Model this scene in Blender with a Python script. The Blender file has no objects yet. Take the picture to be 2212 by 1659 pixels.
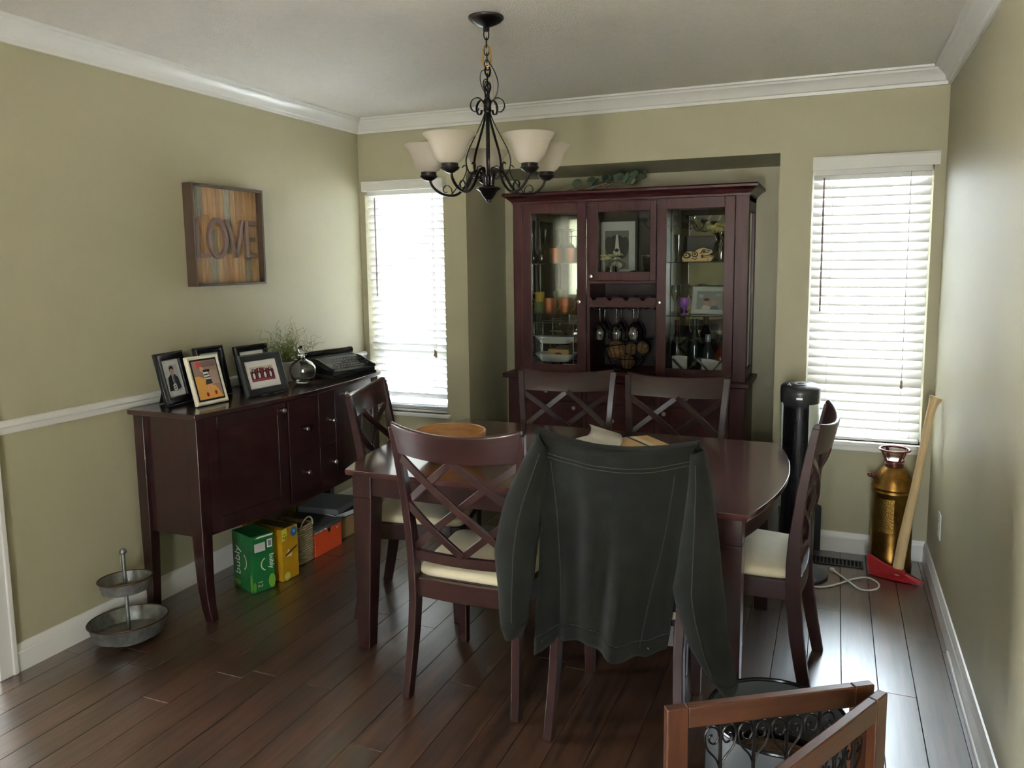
import bpy, bmesh, math, random
from mathutils import Vector, Matrix
PI = math.pi
random.seed(7)
S = bpy.context.scene
COL = S.collection

# ------------------------------------------------------------------ camera
CAM_LOC = (-0.47095, -4.28043, 1.53416)
YAW, PITCH, ROLL, FPX = math.radians(22.17734), math.radians(-6.79528), math.radians(-0.60335), 1667.74
cd = bpy.data.cameras.new('camera'); cam = bpy.data.objects.new('camera', cd); COL.objects.link(cam)
cy, sy, cp, sp = math.cos(YAW), math.sin(YAW), math.cos(PITCH), math.sin(PITCH)
f = Vector((-sy*cp, cy*cp, sp)); rt = Vector((cy, sy, 0)); up = rt.cross(f)
r2 = math.cos(ROLL)*rt + math.sin(ROLL)*up; u2 = -math.sin(ROLL)*rt + math.cos(ROLL)*up
M = Matrix((r2, u2, -f)).transposed().to_4x4(); M.translation = CAM_LOC
cam.matrix_world = M
cd.sensor_fit = 'HORIZONTAL'; cd.sensor_width = 36.0
cd.lens = FPX/2212*36.0
cd.shift_x = -(1125.78-1106)/2212; cd.shift_y = (766.70-829.5)/2212
cd.clip_start = 0.02; cd.clip_end = 200
S.camera = cam

# ------------------------------------------------------------------ world, daylight, exposure
SKY = 13.0
w = bpy.data.worlds.new('overcast_sky'); S.world = w; w.use_nodes = True
bg = w.node_tree.nodes['Background']
bg.inputs[0].default_value = (0.76, 0.88, 1.0, 1); bg.inputs[1].default_value = SKY
S.view_settings.view_transform = 'Standard'; S.view_settings.look = 'None'
S.view_settings.gamma = 1; S.view_settings.use_curve_mapping = False
S.view_settings.exposure = 1.42

sun = bpy.data.lights.new('sun', 'SUN'); sun.energy = 200.0; sun.angle = math.radians(2); sun.color = (.90, .95, 1.0)
suno = bpy.data.objects.new('sun', sun); COL.objects.link(suno); suno.location = (8, 6, 12)
suno.rotation_euler = (0, math.radians(38), 0)      # high sun from the +x side: it lights the ground outside, not the room
def portal(loc, rot, sx, sz):
    l = bpy.data.lights.new('daylight_portal', 'AREA'); l.shape = 'RECTANGLE'; l.size = sx; l.size_y = sz
    l.cycles.is_portal = True
    o = bpy.data.objects.new('daylight_portal', l); o.location = loc; o.rotation_euler = rot; COL.objects.link(o)
portal((-3.00, 0.17, 1.30), (-PI/2, 0, 0), 0.60, 1.5)
portal((-0.325, 0.17, 1.30), (-PI/2, 0, 0), 0.58, 1.5)
portal((-5.35, -3.20, 1.05), (0, -PI/2, 0), 2.1, 1.3)
portal((-.50, -7.15, 1.05), (PI/2, 0, 0), .9, 2.1)

# ------------------------------------------------------------------ materials
def lin(c):
    return tuple((v/255/12.92 if v/255 <= 0.04045 else ((v/255+0.055)/1.055)**2.4) for v in c)
MATS = {}
def pbr(name, rgb, rough=0.5, metal=0.0, spec=0.5, var=0.0, vscale=8.0, stretch=(1,1,1), bump=0.0, bscale=60.0,
        coat=0.0, rgb2=None, rand=0.0, trans=0.0, sheen=0.0, alpha=None, rvar=0.0, bstretch=None):
    """Principled material; noise mixes rgb and rgb2 (or a darker rgb); bump gives fine relief."""
    m = bpy.data.materials.new(name); m.use_nodes = True; MATS[name] = m
    nt = m.node_tree; N = nt.nodes; L = nt.links
    b = N['Principled BSDF']
    c1 = lin(rgb)
    b.inputs['Base Color'].default_value = (*c1, 1)
    b.inputs['Roughness'].default_value = rough; b.inputs['Metallic'].default_value = metal
    b.inputs['Specular IOR Level'].default_value = spec
    b.inputs['Coat Weight'].default_value = coat; b.inputs['Coat Roughness'].default_value = 0.12
    b.inputs['Transmission Weight'].default_value = trans
    b.inputs['Sheen Weight'].default_value = sheen
    tc = N.new('ShaderNodeTexCoord')
    vec = tc.outputs['Object']
    if rand:
        oi = N.new('ShaderNodeObjectInfo')
        mul = N.new('ShaderNodeVectorMath'); mul.operation = 'SCALE'
        cmb = N.new('ShaderNodeCombineXYZ')
        for k in range(3): L.new(oi.outputs['Random'], cmb.inputs[k])
        L.new(cmb.outputs[0], mul.inputs[0]); mul.inputs['Scale'].default_value = 37.0
        add = N.new('ShaderNodeVectorMath'); L.new(vec, add.inputs[0]); L.new(mul.outputs[0], add.inputs[1])
        vec = add.outputs[0]
    if var > 0:
        mp = N.new('ShaderNodeMapping'); mp.inputs['Scale'].default_value = stretch
        L.new(vec, mp.inputs[0])
        nz = N.new('ShaderNodeTexNoise'); nz.inputs['Scale'].default_value = vscale; nz.inputs['Detail'].default_value = 6
        nz.inputs['Roughness'].default_value = 0.65
        L.new(mp.outputs[0], nz.inputs[0])
        rp = N.new('ShaderNodeValToRGB'); e = rp.color_ramp.elements
        c2 = lin(rgb2) if rgb2 else tuple(v*(1-var) for v in c1)
        e[0].position = 0.32; e[0].color = (*c2, 1); e[1].position = 0.68; e[1].color = (*c1, 1)
        L.new(nz.outputs['Fac'], rp.inputs[0])
        out = rp.outputs[0]
        if rand:
            mr = N.new('ShaderNodeMapRange'); L.new(oi.outputs['Random'], mr.inputs[0])
            mr.inputs[3].default_value = 1-rand; mr.inputs[4].default_value = 1+rand
            ml = N.new('ShaderNodeVectorMath'); ml.operation = 'SCALE'
            L.new(out, ml.inputs[0]); L.new(mr.outputs[0], ml.inputs['Scale']); out = ml.outputs[0]
        L.new(out, b.inputs['Base Color'])
        if rvar:
            mr2 = N.new('ShaderNodeMapRange'); L.new(nz.outputs['Fac'], mr2.inputs[0])
            mr2.inputs[3].default_value = rough+rvar; mr2.inputs[4].default_value = rough-rvar
            L.new(mr2.outputs[0], b.inputs['Roughness'])
    if bump > 0:
        mp2 = N.new('ShaderNodeMapping'); mp2.inputs['Scale'].default_value = bstretch or stretch
        L.new(vec, mp2.inputs[0])
        n2 = N.new('ShaderNodeTexNoise'); n2.inputs['Scale'].default_value = bscale; n2.inputs['Detail'].default_value = 3
        L.new(mp2.outputs[0], n2.inputs[0])
        bp = N.new('ShaderNodeBump'); bp.inputs['Strength'].default_value = bump; bp.inputs['Distance'].default_value = 0.004
        L.new(n2.outputs['Fac'], bp.inputs['Height']); L.new(bp.outputs[0], b.inputs['Normal'])
    return m
def thin_glass(name, tint=(1, 1, 1), gloss=0.12, rough=0.0, amount=1.0):
    """a thin pane: see-through with a mirror sheen that grows at grazing angles"""
    m = bpy.data.materials.new(name); m.use_nodes = True; nt = m.node_tree; N = nt.nodes; L = nt.links
    N.remove(N['Principled BSDF'])
    t = N.new('ShaderNodeBsdfTransparent'); t.inputs[0].default_value = (*tint, 1)
    g = N.new('ShaderNodeBsdfGlossy'); g.inputs['Roughness'].default_value = rough
    fr = N.new('ShaderNodeFresnel'); fr.inputs[0].default_value = 1.5
    ml = N.new('ShaderNodeMath'); ml.operation = 'MULTIPLY'; ml.inputs[1].default_value = amount
    L.new(fr.outputs[0], ml.inputs[0])
    mx = N.new('ShaderNodeMixShader'); L.new(ml.outputs[0], mx.inputs[0]); L.new(t.outputs[0], mx.inputs[1]); L.new(g.outputs[0], mx.inputs[2])
    L.new(mx.outputs[0], N['Material Output'].inputs[0]); MATS[name] = m
    return m
def translucent(name, rgb, mix=0.4, rough=0.5):
    m = bpy.data.materials.new(name); m.use_nodes = True; nt = m.node_tree; N = nt.nodes; L = nt.links
    b = N['Principled BSDF']; b.inputs['Base Color'].default_value = (*lin(rgb), 1); b.inputs['Roughness'].default_value = rough
    t = N.new('ShaderNodeBsdfTranslucent'); t.inputs[0].default_value = (*lin(rgb), 1)
    mx = N.new('ShaderNodeMixShader'); mx.inputs[0].default_value = mix
    L.new(b.outputs[0], mx.inputs[1]); L.new(t.outputs[0], mx.inputs[2]); L.new(mx.outputs[0], N['Material Output'].inputs[0]); MATS[name] = m
    return m

wall_m = pbr('olive_wall_paint', (176, 170, 142), 0.48, spec=.35, var=0.04, vscale=2.0, bump=0.12, bscale=180)
ceil_m = pbr('stippled_white_ceiling', (226, 221, 212), 0.9, var=0.06, vscale=40, bump=0.9, bscale=130)
trim_m = pbr('white_trim_paint', (228, 226, 222), 0.35)
sash_m = pbr('white_vinyl_sash', (225, 224, 218), 0.4)
glass_m = thin_glass('window_glass', (0.97, 0.98, 0.98))
warmglass_m = thin_glass('fill_warming_glass', (0.98, 0.94, 0.88))  # tint added to warm the daylight from the unseen glazing
pane_m = thin_glass('cabinet_glass', (0.93, 0.95, 0.94), amount=1.6)
ware_m = thin_glass('thin_glassware', (0.84, 0.86, 0.86), amount=4.0, rough=0.03)
ground_m = pbr('pale_concrete', (205, 203, 198), 0.9, var=0.1, vscale=3)
floor_m = pbr('dark_walnut_laminate', (94, 63, 47), 0.34, var=0.5, vscale=5.0, stretch=(9, 0.55, 1), rgb2=(40, 26, 20), rand=0.20, coat=1.0, bump=0.012, bscale=30,
              bstretch=(8, .6, 1), rvar=0.05)
floor_m.node_tree.nodes['Principled BSDF'].inputs['Coat Roughness'].default_value = 0.30
floor_m.node_tree.nodes['Principled BSDF'].inputs['Coat IOR'].default_value = 1.75
gap_m = pbr('dark_joint', (26, 20, 17), 0.8)
wood_m = pbr('dark_cherry_wood', (55, 29, 28), 0.30, var=0.3, vscale=5, stretch=(7, 7, 1), rgb2=(44, 23, 22), coat=0.15)
woodx_m = pbr('dark_cherry_wood_across', (55, 29, 28), 0.30, var=0.3, vscale=5, stretch=(1, 9, 9), rgb2=(44, 23, 22), coat=0.15)
woody_m = pbr('dark_cherry_wood_along', (55, 29, 28), 0.30, var=0.3, vscale=5, stretch=(9, 1, 9), rgb2=(44, 23, 22), coat=0.15)
top_m = pbr('worn_cherry_tabletop', (80, 44, 43), 0.22, var=0.35, vscale=4, stretch=(1, 8, 1), rgb2=(62, 34, 33), coat=0.5, rvar=0.06)
top_m.node_tree.nodes['Principled BSDF'].inputs['Coat IOR'].default_value = 1.6
top_m.node_tree.nodes['Principled BSDF'].inputs['Coat Weight'].default_value = 0.7
espresso_m = pbr('espresso_wood', (52, 27, 28), 0.25, var=0.4, vscale=5, stretch=(9, 1, 9), rgb2=(36, 18, 20), coat=0.3)
espressoz_m = pbr('espresso_wood_upright', (54, 27, 28), 0.27, var=0.4, vscale=5, stretch=(9, 9, 1), rgb2=(38, 18, 20), coat=0.3)
espressotop_m = pbr('espresso_top', (58, 34, 33), 0.2, var=0.4, vscale=5, stretch=(9, 1, 9), rgb2=(42, 24, 24), coat=0.5)
hutch_m = pbr('mahogany_hutch_wood', (72, 30, 31), 0.42, spec=.35, var=0.4, vscale=5, stretch=(8, 8, 1), rgb2=(50, 20, 22))
hutchx_m = pbr('mahogany_hutch_wood_across', (72, 30, 31), 0.42, spec=.35, var=0.4, vscale=5, stretch=(1, 8, 8), rgb2=(50, 20, 22))
hutchin_m = pbr('dark_hutch_interior', (40, 22, 24), 0.5)
mirror_m = pbr('back_mirror', (205, 210, 205), 0.02, metal=1.0)
cushion_m = pbr('cream_seat_fabric', (222, 209, 178), 0.85, var=0.06, vscale=30, bump=0.3, bscale=900, sheen=0.2)
nickel_m = pbr('brushed_nickel', (200, 192, 180), 0.28, metal=1.0)
iron_m = pbr('dark_bronze_iron', (34, 29, 29), 0.32, metal=0.6)
black_m = pbr('satin_black', (26, 26, 29), 0.35)
blackg_m = pbr('gloss_black', (20, 20, 24), 0.16)
brass_m = pbr('aged_brass', (164, 126, 66), 0.34, metal=1.0, var=0.35, vscale=9, rgb2=(98, 66, 26), rvar=0.08)
gold_m = pbr('yellow_brass_clip', (196, 158, 84), 0.3, metal=0.8)
copper_m = pbr('hammered_copper', (214, 132, 88), 0.22, metal=1.0, bump=0.8, bscale=220)
shade_m = translucent('alabaster_glass', (226, 218, 204), 0.45, 0.3)
slat_m = translucent('white_blind_slat', (234, 232, 228), 0.10, 0.45)
cord_m = pbr('pale_cord', (225, 222, 214), 0.6)
wand_m = pbr('clear_grey_wand', (150, 132, 128), 0.3)
tassel_m = pbr('wooden_tassel', (150, 130, 108), 0.5)
denim_m = pbr('faded_black_denim', (27, 28, 24), 0.9, spec=.2, var=0.25, vscale=14, bump=0.5, bscale=700, sheen=0.03)
seam_m = pbr('grey_seam_thread', (44, 45, 41), 0.9)
bowl_m = pbr('honey_bowl_wood', (196, 146, 92), 0.35, var=0.3, vscale=6, stretch=(1, 1, 5), rgb2=(158, 108, 62))
maple_m = pbr('striped_board_maple', (214, 176, 126), 0.45, var=0.2, vscale=10, stretch=(1, 8, 1))
oak_m = pbr('board_light_strip', (232, 214, 184), 0.45, var=0.1, vscale=10, stretch=(1, 8, 1))
ink_m = pbr('board_dark_strip', (36, 38, 46), 0.45)
paper_m = translucent('white_paper', (236, 234, 228), 0.15, 0.6)
galv_m = pbr('galvanised_steel', (168, 170, 168), 0.42, metal=0.75, var=0.4, vscale=22, rgb2=(120, 122, 122))
red_m = pbr('red_axe_paint', (168, 34, 40), 0.4, var=0.2, vscale=12)
hick_m = pbr('pale_hickory', (214, 184, 136), 0.5, var=0.2, vscale=8, stretch=(6, 6, 1))
gate_m = pbr('chestnut_gate_wood', (88, 48, 27), 0.34, var=0.35, vscale=6, stretch=(1, 9, 9), rgb2=(66, 36, 20), coat=0.1)
gatez_m = pbr('chestnut_gate_wood_upright', (88, 48, 27), 0.34, var=0.35, vscale=6, stretch=(9, 9, 1), rgb2=(66, 36, 20), coat=0.1)
plas_m = pbr('dark_grey_plastic', (50, 50, 56), 0.3)
silver_m = pbr('silver_plastic', (176, 178, 182), 0.3, metal=0.3)
shell_m = pbr('pale_fan_shell', (206, 214, 208), 0.4)
white_m = pbr('white_plastic', (226, 224, 218), 0.4)
MAT_CACHE = {}
def flat(rgb, rough=0.55):
    k = (tuple(rgb), rough)
    if k not in MAT_CACHE: MAT_CACHE[k] = pbr('print_%d_%d_%d' % tuple(rgb), rgb, rough)
    return MAT_CACHE[k]

# ------------------------------------------------------------------ mesh builder
def base_of(o):
    while o.parent: o = o.parent
    return o
class MB:
    def __init__(s, off=None):
        s.v = []; s.f = []; s.mi = 0; s.T = Matrix.Identity(4); s.fm = []; s.off = Vector(off) if off else Vector((0, 0, 0))
    def addv(s, p):
        s.v.append(s.T @ Vector(p) - s.off); return len(s.v)-1
    def addf(s, ids): s.f.append(tuple(ids)); s.fm.append(s.mi)
    def poly(s, pts): s.addf([s.addv(p) for p in pts])
    def box(s, x0, x1, y0, y1, z0, z1):
        i = [s.addv(p) for p in ((x0,y0,z0),(x1,y0,z0),(x1,y1,z0),(x0,y1,z0),(x0,y0,z1),(x1,y0,z1),(x1,y1,z1),(x0,y1,z1))]
        for q in ((0,3,2,1),(4,5,6,7),(0,1,5,4),(1,2,6,5),(2,3,7,6),(3,0,4,7)): s.addf([i[k] for k in q])
        return s
    def frustum(s, b, t, z0, z1):
        """b,t = (x0,x1,y0,y1) rectangles at z0 and z1"""
        i = [s.addv(p) for p in ((b[0],b[2],z0),(b[1],b[2],z0),(b[1],b[3],z0),(b[0],b[3],z0),(t[0],t[2],z1),(t[1],t[2],z1),(t[1],t[3],z1),(t[0],t[3],z1))]
        for q in ((0,3,2,1),(4,5,6,7),(0,1,5,4),(1,2,6,5),(2,3,7,6),(3,0,4,7)): s.addf([i[k] for k in q])
        return s
    def rings(s, rings, closed=True, cap=True, loop=False):
        R = [[s.addv(p) for p in r] for r in rings]; n = len(R[0])
        m = len(R)
        for a in range(m if loop else m-1):
            A, B = R[a], R[(a+1) % m]
            for k in range(n if closed else n-1):
                s.addf((A[k], A[(k+1) % n], B[(k+1) % n], B[k]))
        if cap and not loop and closed:
            s.addf(R[0][::-1]); s.addf(R[-1])
        return s
    def lathe(s, prof, c=(0,0,0), n=24, cap=False, sx=1, sy=1):
        rr = []
        for r, z in prof:
            rr.append([(c[0]+sx*r*math.cos(2*PI*k/n), c[1]+sy*r*math.sin(2*PI*k/n), c[2]+z) for k in range(n)])
        return s.rings(rr, True, cap)
    def tube(s, pts, r, n=8, cap=True, loop=False):
        P = [Vector(p) for p in pts]; m = len(P); rr = []
        nrm = None
        for i in range(m):
            if loop: t = P[(i+1) % m]-P[i-1]
            else: t = P[min(i+1, m-1)]-P[max(i-1, 0)]
            if t.length < 1e-9: t = Vector((0, 0, 1))
            t.normalize()
            if nrm is None:
                a = Vector((0, 0, 1)) if abs(t.z) < 0.9 else Vector((1, 0, 0))
                nrm = t.cross(a).normalized()
            else:
                nrm = (nrm - t*nrm.dot(t))
                nrm = nrm.normalized() if nrm.length > 1e-6 else t.orthogonal().normalized()
            bn = t.cross(nrm); ri = r[i] if isinstance(r, (list, tuple)) else r
            rr.append([P[i]+ri*(math.cos(2*PI*k/n)*nrm+math.sin(2*PI*k/n)*bn) for k in range(n)])
        return s.rings(rr, True, cap, loop)
    def sweep(s, pts, w, h, up=(0, 0, 1), loop=False):
        """rectangular bar along pts: w across, h along up"""
        P = [Vector(p) for p in pts]; m = len(P); rr = []; U = Vector(up)
        for i in range(m):
            if loop: t = P[(i+1) % m]-P[i-1]
            else: t = P[min(i+1, m-1)]-P[max(i-1, 0)]
            t.normalize(); sd = t.cross(U).normalized(); uu = sd.cross(t).normalized()
            wi = w[i] if isinstance(w, (list, tuple)) else w
            hi = h[i] if isinstance(h, (list, tuple)) else h
            rr.append([P[i]+a*wi/2*sd+b*hi/2*uu for a, b in ((-1,-1),(1,-1),(1,1),(-1,1))])
        return s.rings(rr, True, True, loop)
    def prism(s, poly, d0, d1, axes='xyz'):
        """polygon in the first two axes, extruded along the third"""
        ix = ['xyz'.index(a) for a in axes]
        def P(p, d):
            q = [0, 0, 0]; q[ix[0]] = p[0]; q[ix[1]] = p[1]; q[ix[2]] = d; return q
        return s.rings([[P(p, d0) for p in poly], [P(p, d1) for p in poly]])
    def grid(s, fn, nu, nv):
        I = [[s.addv(fn(i/nu, j/nv)) for i in range(nu+1)] for j in range(nv+1)]
        for j in range(nv):
            for i in range(nu): s.addf((I[j][i], I[j][i+1], I[j+1][i+1], I[j+1][i]))
        return s
    def sphere(s, c, r, n=12, sz=1.0):
        m = max(4, n//2); pr = [(max(1e-4, r*math.sin(PI*k/m)), -r*sz*math.cos(PI*k/m)) for k in range(m+1)]
        return s.lathe(pr, c, n)
    def mesh(s, name, mats, smooth=35, fix=True):
        me = bpy.data.meshes.new(name)
        me.from_pydata([tuple(p) for p in s.v], [], s.f)
        if not isinstance(mats, (list, tuple)): mats = [mats]
        for m in mats: me.materials.append(m)
        if len(mats) > 1:
            for p, k in zip(me.polygons, s.fm): p.material_index = k
        if fix:
            b = bmesh.new(); b.from_mesh(me); bmesh.ops.recalc_face_normals(b, faces=b.faces); b.to_mesh(me); b.free()
        if smooth:
            for p in me.polygons: p.use_smooth = True
            me.set_sharp_from_angle(angle=math.radians(smooth))
        me.update(); return me
    def build(s, name, mats, parent=None, smooth=35, bevel=0, label=None, world=False, fix=True, solid=0, subsurf=0):
        if world and parent is not None:
            o0 = base_of(parent).location
            s.v = [p-o0 for p in s.v]
        o = bpy.data.objects.new(name, s.mesh(name, mats, smooth, fix)); COL.objects.link(o)
        if parent is not None: o.parent = parent
        if solid:
            md = o.modifiers.new('thickness', 'SOLIDIFY'); md.thickness = solid; md.offset = 0
        if bevel:
            md = o.modifiers.new('soft_edges', 'BEVEL'); md.width = bevel; md.segments = 2; md.limit_method = 'ANGLE'; md.angle_limit = math.radians(40)
            md.harden_normals = False
        if subsurf:
            md = o.modifiers.new('smooth', 'SUBSURF'); md.levels = subsurf; md.render_levels = subsurf
        if label: o['label'] = label
        return o
def tag(o, label, cat, group=None):
    o['label'] = label; o['category'] = cat
    if group: o['group'] = group
    return o
def thing(name, label, cat, loc=(0,0,0), rotz=0, group=None):
    o = bpy.data.objects.new(name, None); COL.objects.link(o); o.location = loc; o.rotation_euler = (0, 0, rotz); o.empty_display_size = 0.05
    return tag(o, label, cat, group)
def struct(o):
    o['kind'] = 'structure'; return o
def kids(o): return [c for c in bpy.data.objects if c.parent == o]
def copy_tree(o, parent=None):
    c = o.copy(); COL.objects.link(c)
    if parent is not None: c.parent = parent
    for ch in kids(o): copy_tree(ch, c)
    return c
def at(loc, rx=0, ry=0, rz=0):
    return Matrix.Translation(loc) @ Matrix.Rotation(rz, 4, 'Z') @ Matrix.Rotation(ry, 4, 'Y') @ Matrix.Rotation(rx, 4, 'X')
def inst(name, me, parent, M=None):
    o = bpy.data.objects.new(name, me); COL.objects.link(o); o.parent = parent
    if M is not None: o.matrix_local = M
    return o
def text_mesh(body, size, depth=0.0004):
    cu = bpy.data.curves.new('lettering', 'FONT'); cu.body = body; cu.size = size; cu.extrude = depth; cu.align_x = 'CENTER'; cu.align_y = 'CENTER'
    o = bpy.data.objects.new('lettering', cu); COL.objects.link(o)
    dg = bpy.context.evaluated_depsgraph_get()
    me = bpy.data.meshes.new_from_object(o.evaluated_get(dg)); bpy.data.objects.remove(o)
    return me
def lettering(body, size, mat, parent, M, sx=1.0):
    me = text_mesh(body, size); me.materials.clear(); me.materials.append(mat)
    me.transform(Matrix.Diagonal((sx, 1, 1, 1)))
    return inst('lettering', me, parent, M)
def lerp(a, b, t): return a+(b-a)*t
def poly_at(pts, t):
    """point on a polyline of equal steps"""
    t = min(max(t, 0), 1)*(len(pts)-1); i = min(int(t), len(pts)-2); k = t-i
    return tuple(lerp(p, q, k) for p, q in zip(pts[i], pts[i+1]))
def smooth_path(pts, n=6, loop=False):
    P = [Vector(p) for p in pts]; out = []; m = len(P)
    rng = range(m if loop else m-1)
    for i in rng:
        p0 = P[i-1] if (i > 0 or loop) else P[0]; p1 = P[i]; p2 = P[(i+1) % m]
        p3 = P[(i+2) % m] if (loop or i+2 < m) else P[-1]
        for k in range(n):
            t = k/n
            out.append(0.5*((2*p1)+(p2-p0)*t+(2*p0-5*p1+4*p2-p3)*t*t+(3*p1-p0-3*p2+p3)*t**3))
    if not loop: out.append(P[-1])
    return out

# ================================================================== SETTING
W = 3.3257; H = 2.44; YB = -7.0; XH = -5.2; ALX0, ALX1, ALZ, ALD = -2.566, -0.760, 2.083, 0.60
WL = (-3.285, -2.722, 0.585, 2.01)    # left window opening x0,x1,z0,z1
WR = (-0.602, -0.050, 0.600, 2.00)
TH = 0.16
# floor: a dark slab with planks laid on it
m = MB(); m.box(XH, 0.0, YB, ALD+.02, -0.06, -0.012)
floor = struct(m.build('floor', gap_m, smooth=0))
PW, PL = 0.1225, 1.22
mb = MB(); g = 0.0012; bv = 0.002
x0, x1, y0, y1 = -PW/2+g/2, PW/2-g/2, -PL/2+g/2, PL/2-g/2
mb.frustum((x0, x1, y0, y1), (x0, x1, y0, y1), -0.012, -bv)
mb.frustum((x0, x1, y0, y1), (x0+bv*.6, x1-bv*.6, y0+bv*.6, y1-bv*.6), -bv, 0.0)
plank_me = mb.mesh('plank', floor_m, smooth=0, fix=False)
joint = {-1: -0.928, -2: -1.396, -21: -2.15, -17: -1.54}
rnd = random.Random(3)
ROW0 = -0.0355          # right edge of the first row against the wall: seams land on -0.158, -0.281, -0.403
nplank = 0
def plank(xc, ya, yb, width=PW):
    global nplank
    o = inst('plank', plank_me, floor); o.location = (xc, (ya+yb)/2, 0); o.scale = (width/PW, (yb-ya)/PL, 1); nplank += 1
plank(ROW0/2, -1.0, 0.0, -ROW0); plank(ROW0/2, -2.2, -1.0, -ROW0); plank(ROW0/2, -3.4, -2.2, -ROW0); plank(ROW0/2, -4.6, -3.4, -ROW0)
for k in range(43):
    xc = ROW0-PW*(k+.5)
    if xc-PW/2 < XH: break
    inal = ALX0 < xc < ALX1
    ytop = ALD if inal else 0.0
    if xc < -W-.05: ytop = -2.45
    off = joint.get(-(k+1), None)
    if off is None: off = -rnd.random()*PL-0.1
    y = off
    while y < ytop: y += PL
    y -= PL
    ya = ytop
    first = True
    while ya > YB+0.01:
        yb = max(y, YB)
        if ya-yb > 0.05: plank(xc, yb, ya)
        ya = yb; y -= PL
# ceiling
m = MB(); m.box(XH, 0, YB, 0, H, H+.08)
struct(m.build('ceiling', ceil_m, smooth=0))
# back wall with two windows and an alcove
m = MB()
m.box(-W-.2, WL[0], 0, TH, 0, H); m.box(WL[1], ALX0, 0, TH, 0, H); m.box(ALX1, WR[0], 0, TH, 0, H); m.box(WR[1], .2, 0, TH, 0, H)
for q in (WL, WR): m.box(q[0], q[1], 0, TH, 0, q[2]); m.box(q[0], q[1], 0, TH, q[3], H)
m.box(ALX0, ALX1, 0, TH, ALZ, H)
struct(m.build('wall_back', wall_m, smooth=0))
m = MB(); m.box(ALX0-.1, ALX0, TH, ALD+.1, 0, ALZ+.1); m.box(ALX1, ALX1+.1, TH, ALD+.1, 0, ALZ+.1); m.box(ALX0, ALX1, ALD, ALD+.1, 0, ALZ+.1); m.box(ALX0, ALX1, TH, ALD, ALZ, ALZ+.1)
struct(m.build('wall_alcove', wall_m, smooth=0))
m = MB(); m.box(0, .15, YB, 0, 0, H); struct(m.build('wall_right', wall_m, smooth=0))
YD = -2.43
m = MB(); m.box(-W-.12, -W, YD, 0, 0, H); m.box(-W-.12, -W, -5.6, YD, 2.1, H); m.box(-W-.12, -W, YB, -5.6, 0, H)
struct(m.build('wall_left', wall_m, smooth=0))
m = MB(); m.box(XH, -W-.12, YD, YD+.12, 0, H); struct(m.build('wall_hall', wall_m, smooth=0))
m = MB(); m.box(XH-.15, XH, -2.55, YD, 0, H); m.box(XH-.15, XH, YB, -3.85, 0, H); m.box(XH-.15, XH, -3.85, -2.55, 2.10, H)
struct(m.build('wall_entry', wall_m, smooth=0))
m = MB(); m.box(XH, -4.62, YB-.15, YB, 0, H); m.box(-4.18, -.95, YB-.15, YB, 0, H); m.box(-.05, 0, YB-.15, YB, 0, H); m.box(-.95, -.05, YB-.15, YB, 2.1, H); m.box(-4.62, -4.18, YB-.15, YB, 0, .95); m.box(-4.62, -4.18, YB-.15, YB, 2.25, H);
struct(m.build('wall_rear', wall_m, smooth=0))
m = MB(); m.box(-30, 20, -25, 40, -0.5, -0.35); struct(m.build('ground', ground_m, smooth=0))
# crown moulding, chair rail, baseboards
def crown_prof(): return [(0, -.085), (.012, -.085), (.014, -.070), (.022, -.066), (.030, -.045), (.050, -.026), (.058, -.022), (.062, -.012), (.078, -.010), (.080, 0), (0, 0)]
def base_prof(): return [(0, 0), (.016, 0), (.016, .074), (.013, .079), (.013, .088), (.009, .096), (.006, .106), (0, .108)]
def rail_prof(): return [(0, -.052), (.008, -.052), (.012, -.042), (.012, -.030), (.020, -.022), (.020, -.010), (.012, -.002), (0, .0)]
def run(prof, p, q, nrm, z, ends=(0, 0)):
    """moulding along p->q on a wall whose room side is nrm; ends: mitre amounts per unit of projection"""
    m = MB(); d = (Vector(q)-Vector(p)).normalized(); n = Vector(nrm)
    r = []
    for P, e in ((Vector(p), ends[0]), (Vector(q), ends[1])):
        r.append([P+n*a+Vector((0, 0, z+b))+d*(e*a) for a, b in prof])
    m.rings(r); return m
struct(run(crown_prof(), (-W, 0, 0), (0, 0, 0), (0, -1, 0), H, (1, -1)).build('trim_1', trim_m, smooth=30))
struct(run(crown_prof(), (-W, YB, 0), (-W, 0, 0), (1, 0, 0), H, (0, -1)).build('trim_2', trim_m, smooth=30))
struct(run(crown_prof(), (0, 0, 0), (0, YB, 0), (-1, 0, 0), H, (1, 0)).build('trim_3', trim_m, smooth=30))
struct(run(rail_prof(), (-W, YD, 0), (-W, 0, 0), (1, 0, 0), 0.972).build('trim_4', trim_m, smooth=30))
struct(run(base_prof(), (-W, YD, 0), (-W, 0, 0), (1, 0, 0), 0, (0, -1)).build('baseboard_left', trim_m, smooth=30))
struct(run(base_prof(), (0, 0, 0), (0, YB, 0), (-1, 0, 0), 0, (1, 0)).build('baseboard_right', trim_m, smooth=30))
m = run(base_prof(), (-W, 0, 0), (ALX0, 0, 0), (0, -1, 0), 0, (1, 0))
m2 = run(base_prof(), (ALX1, 0, 0), (0, 0, 0), (0, -1, 0), 0, (0, -1))
for fr in ((-W, ALX0), (ALX1, 0)): pass
n0 = len(m.v); m.v += m2.v; m.f += [tuple(i+n0 for i in q) for q in m2.f]; m.fm += m2.fm
struct(m.build('baseboard_back', trim_m, smooth=30))
m = run(base_prof(), (ALX0, ALD, 0), (ALX1, ALD, 0), (0, -1, 0), 0, (0, 0))
struct(m.build('baseboard_alcove', trim_m, smooth=30))
# shoe moulding that starts part way along the right wall
m = MB(); m.box(-.024, -.016, YB, -1.02, 0.0, .018); struct(m.build('trim_5', trim_m, smooth=0, bevel=.003))
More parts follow.
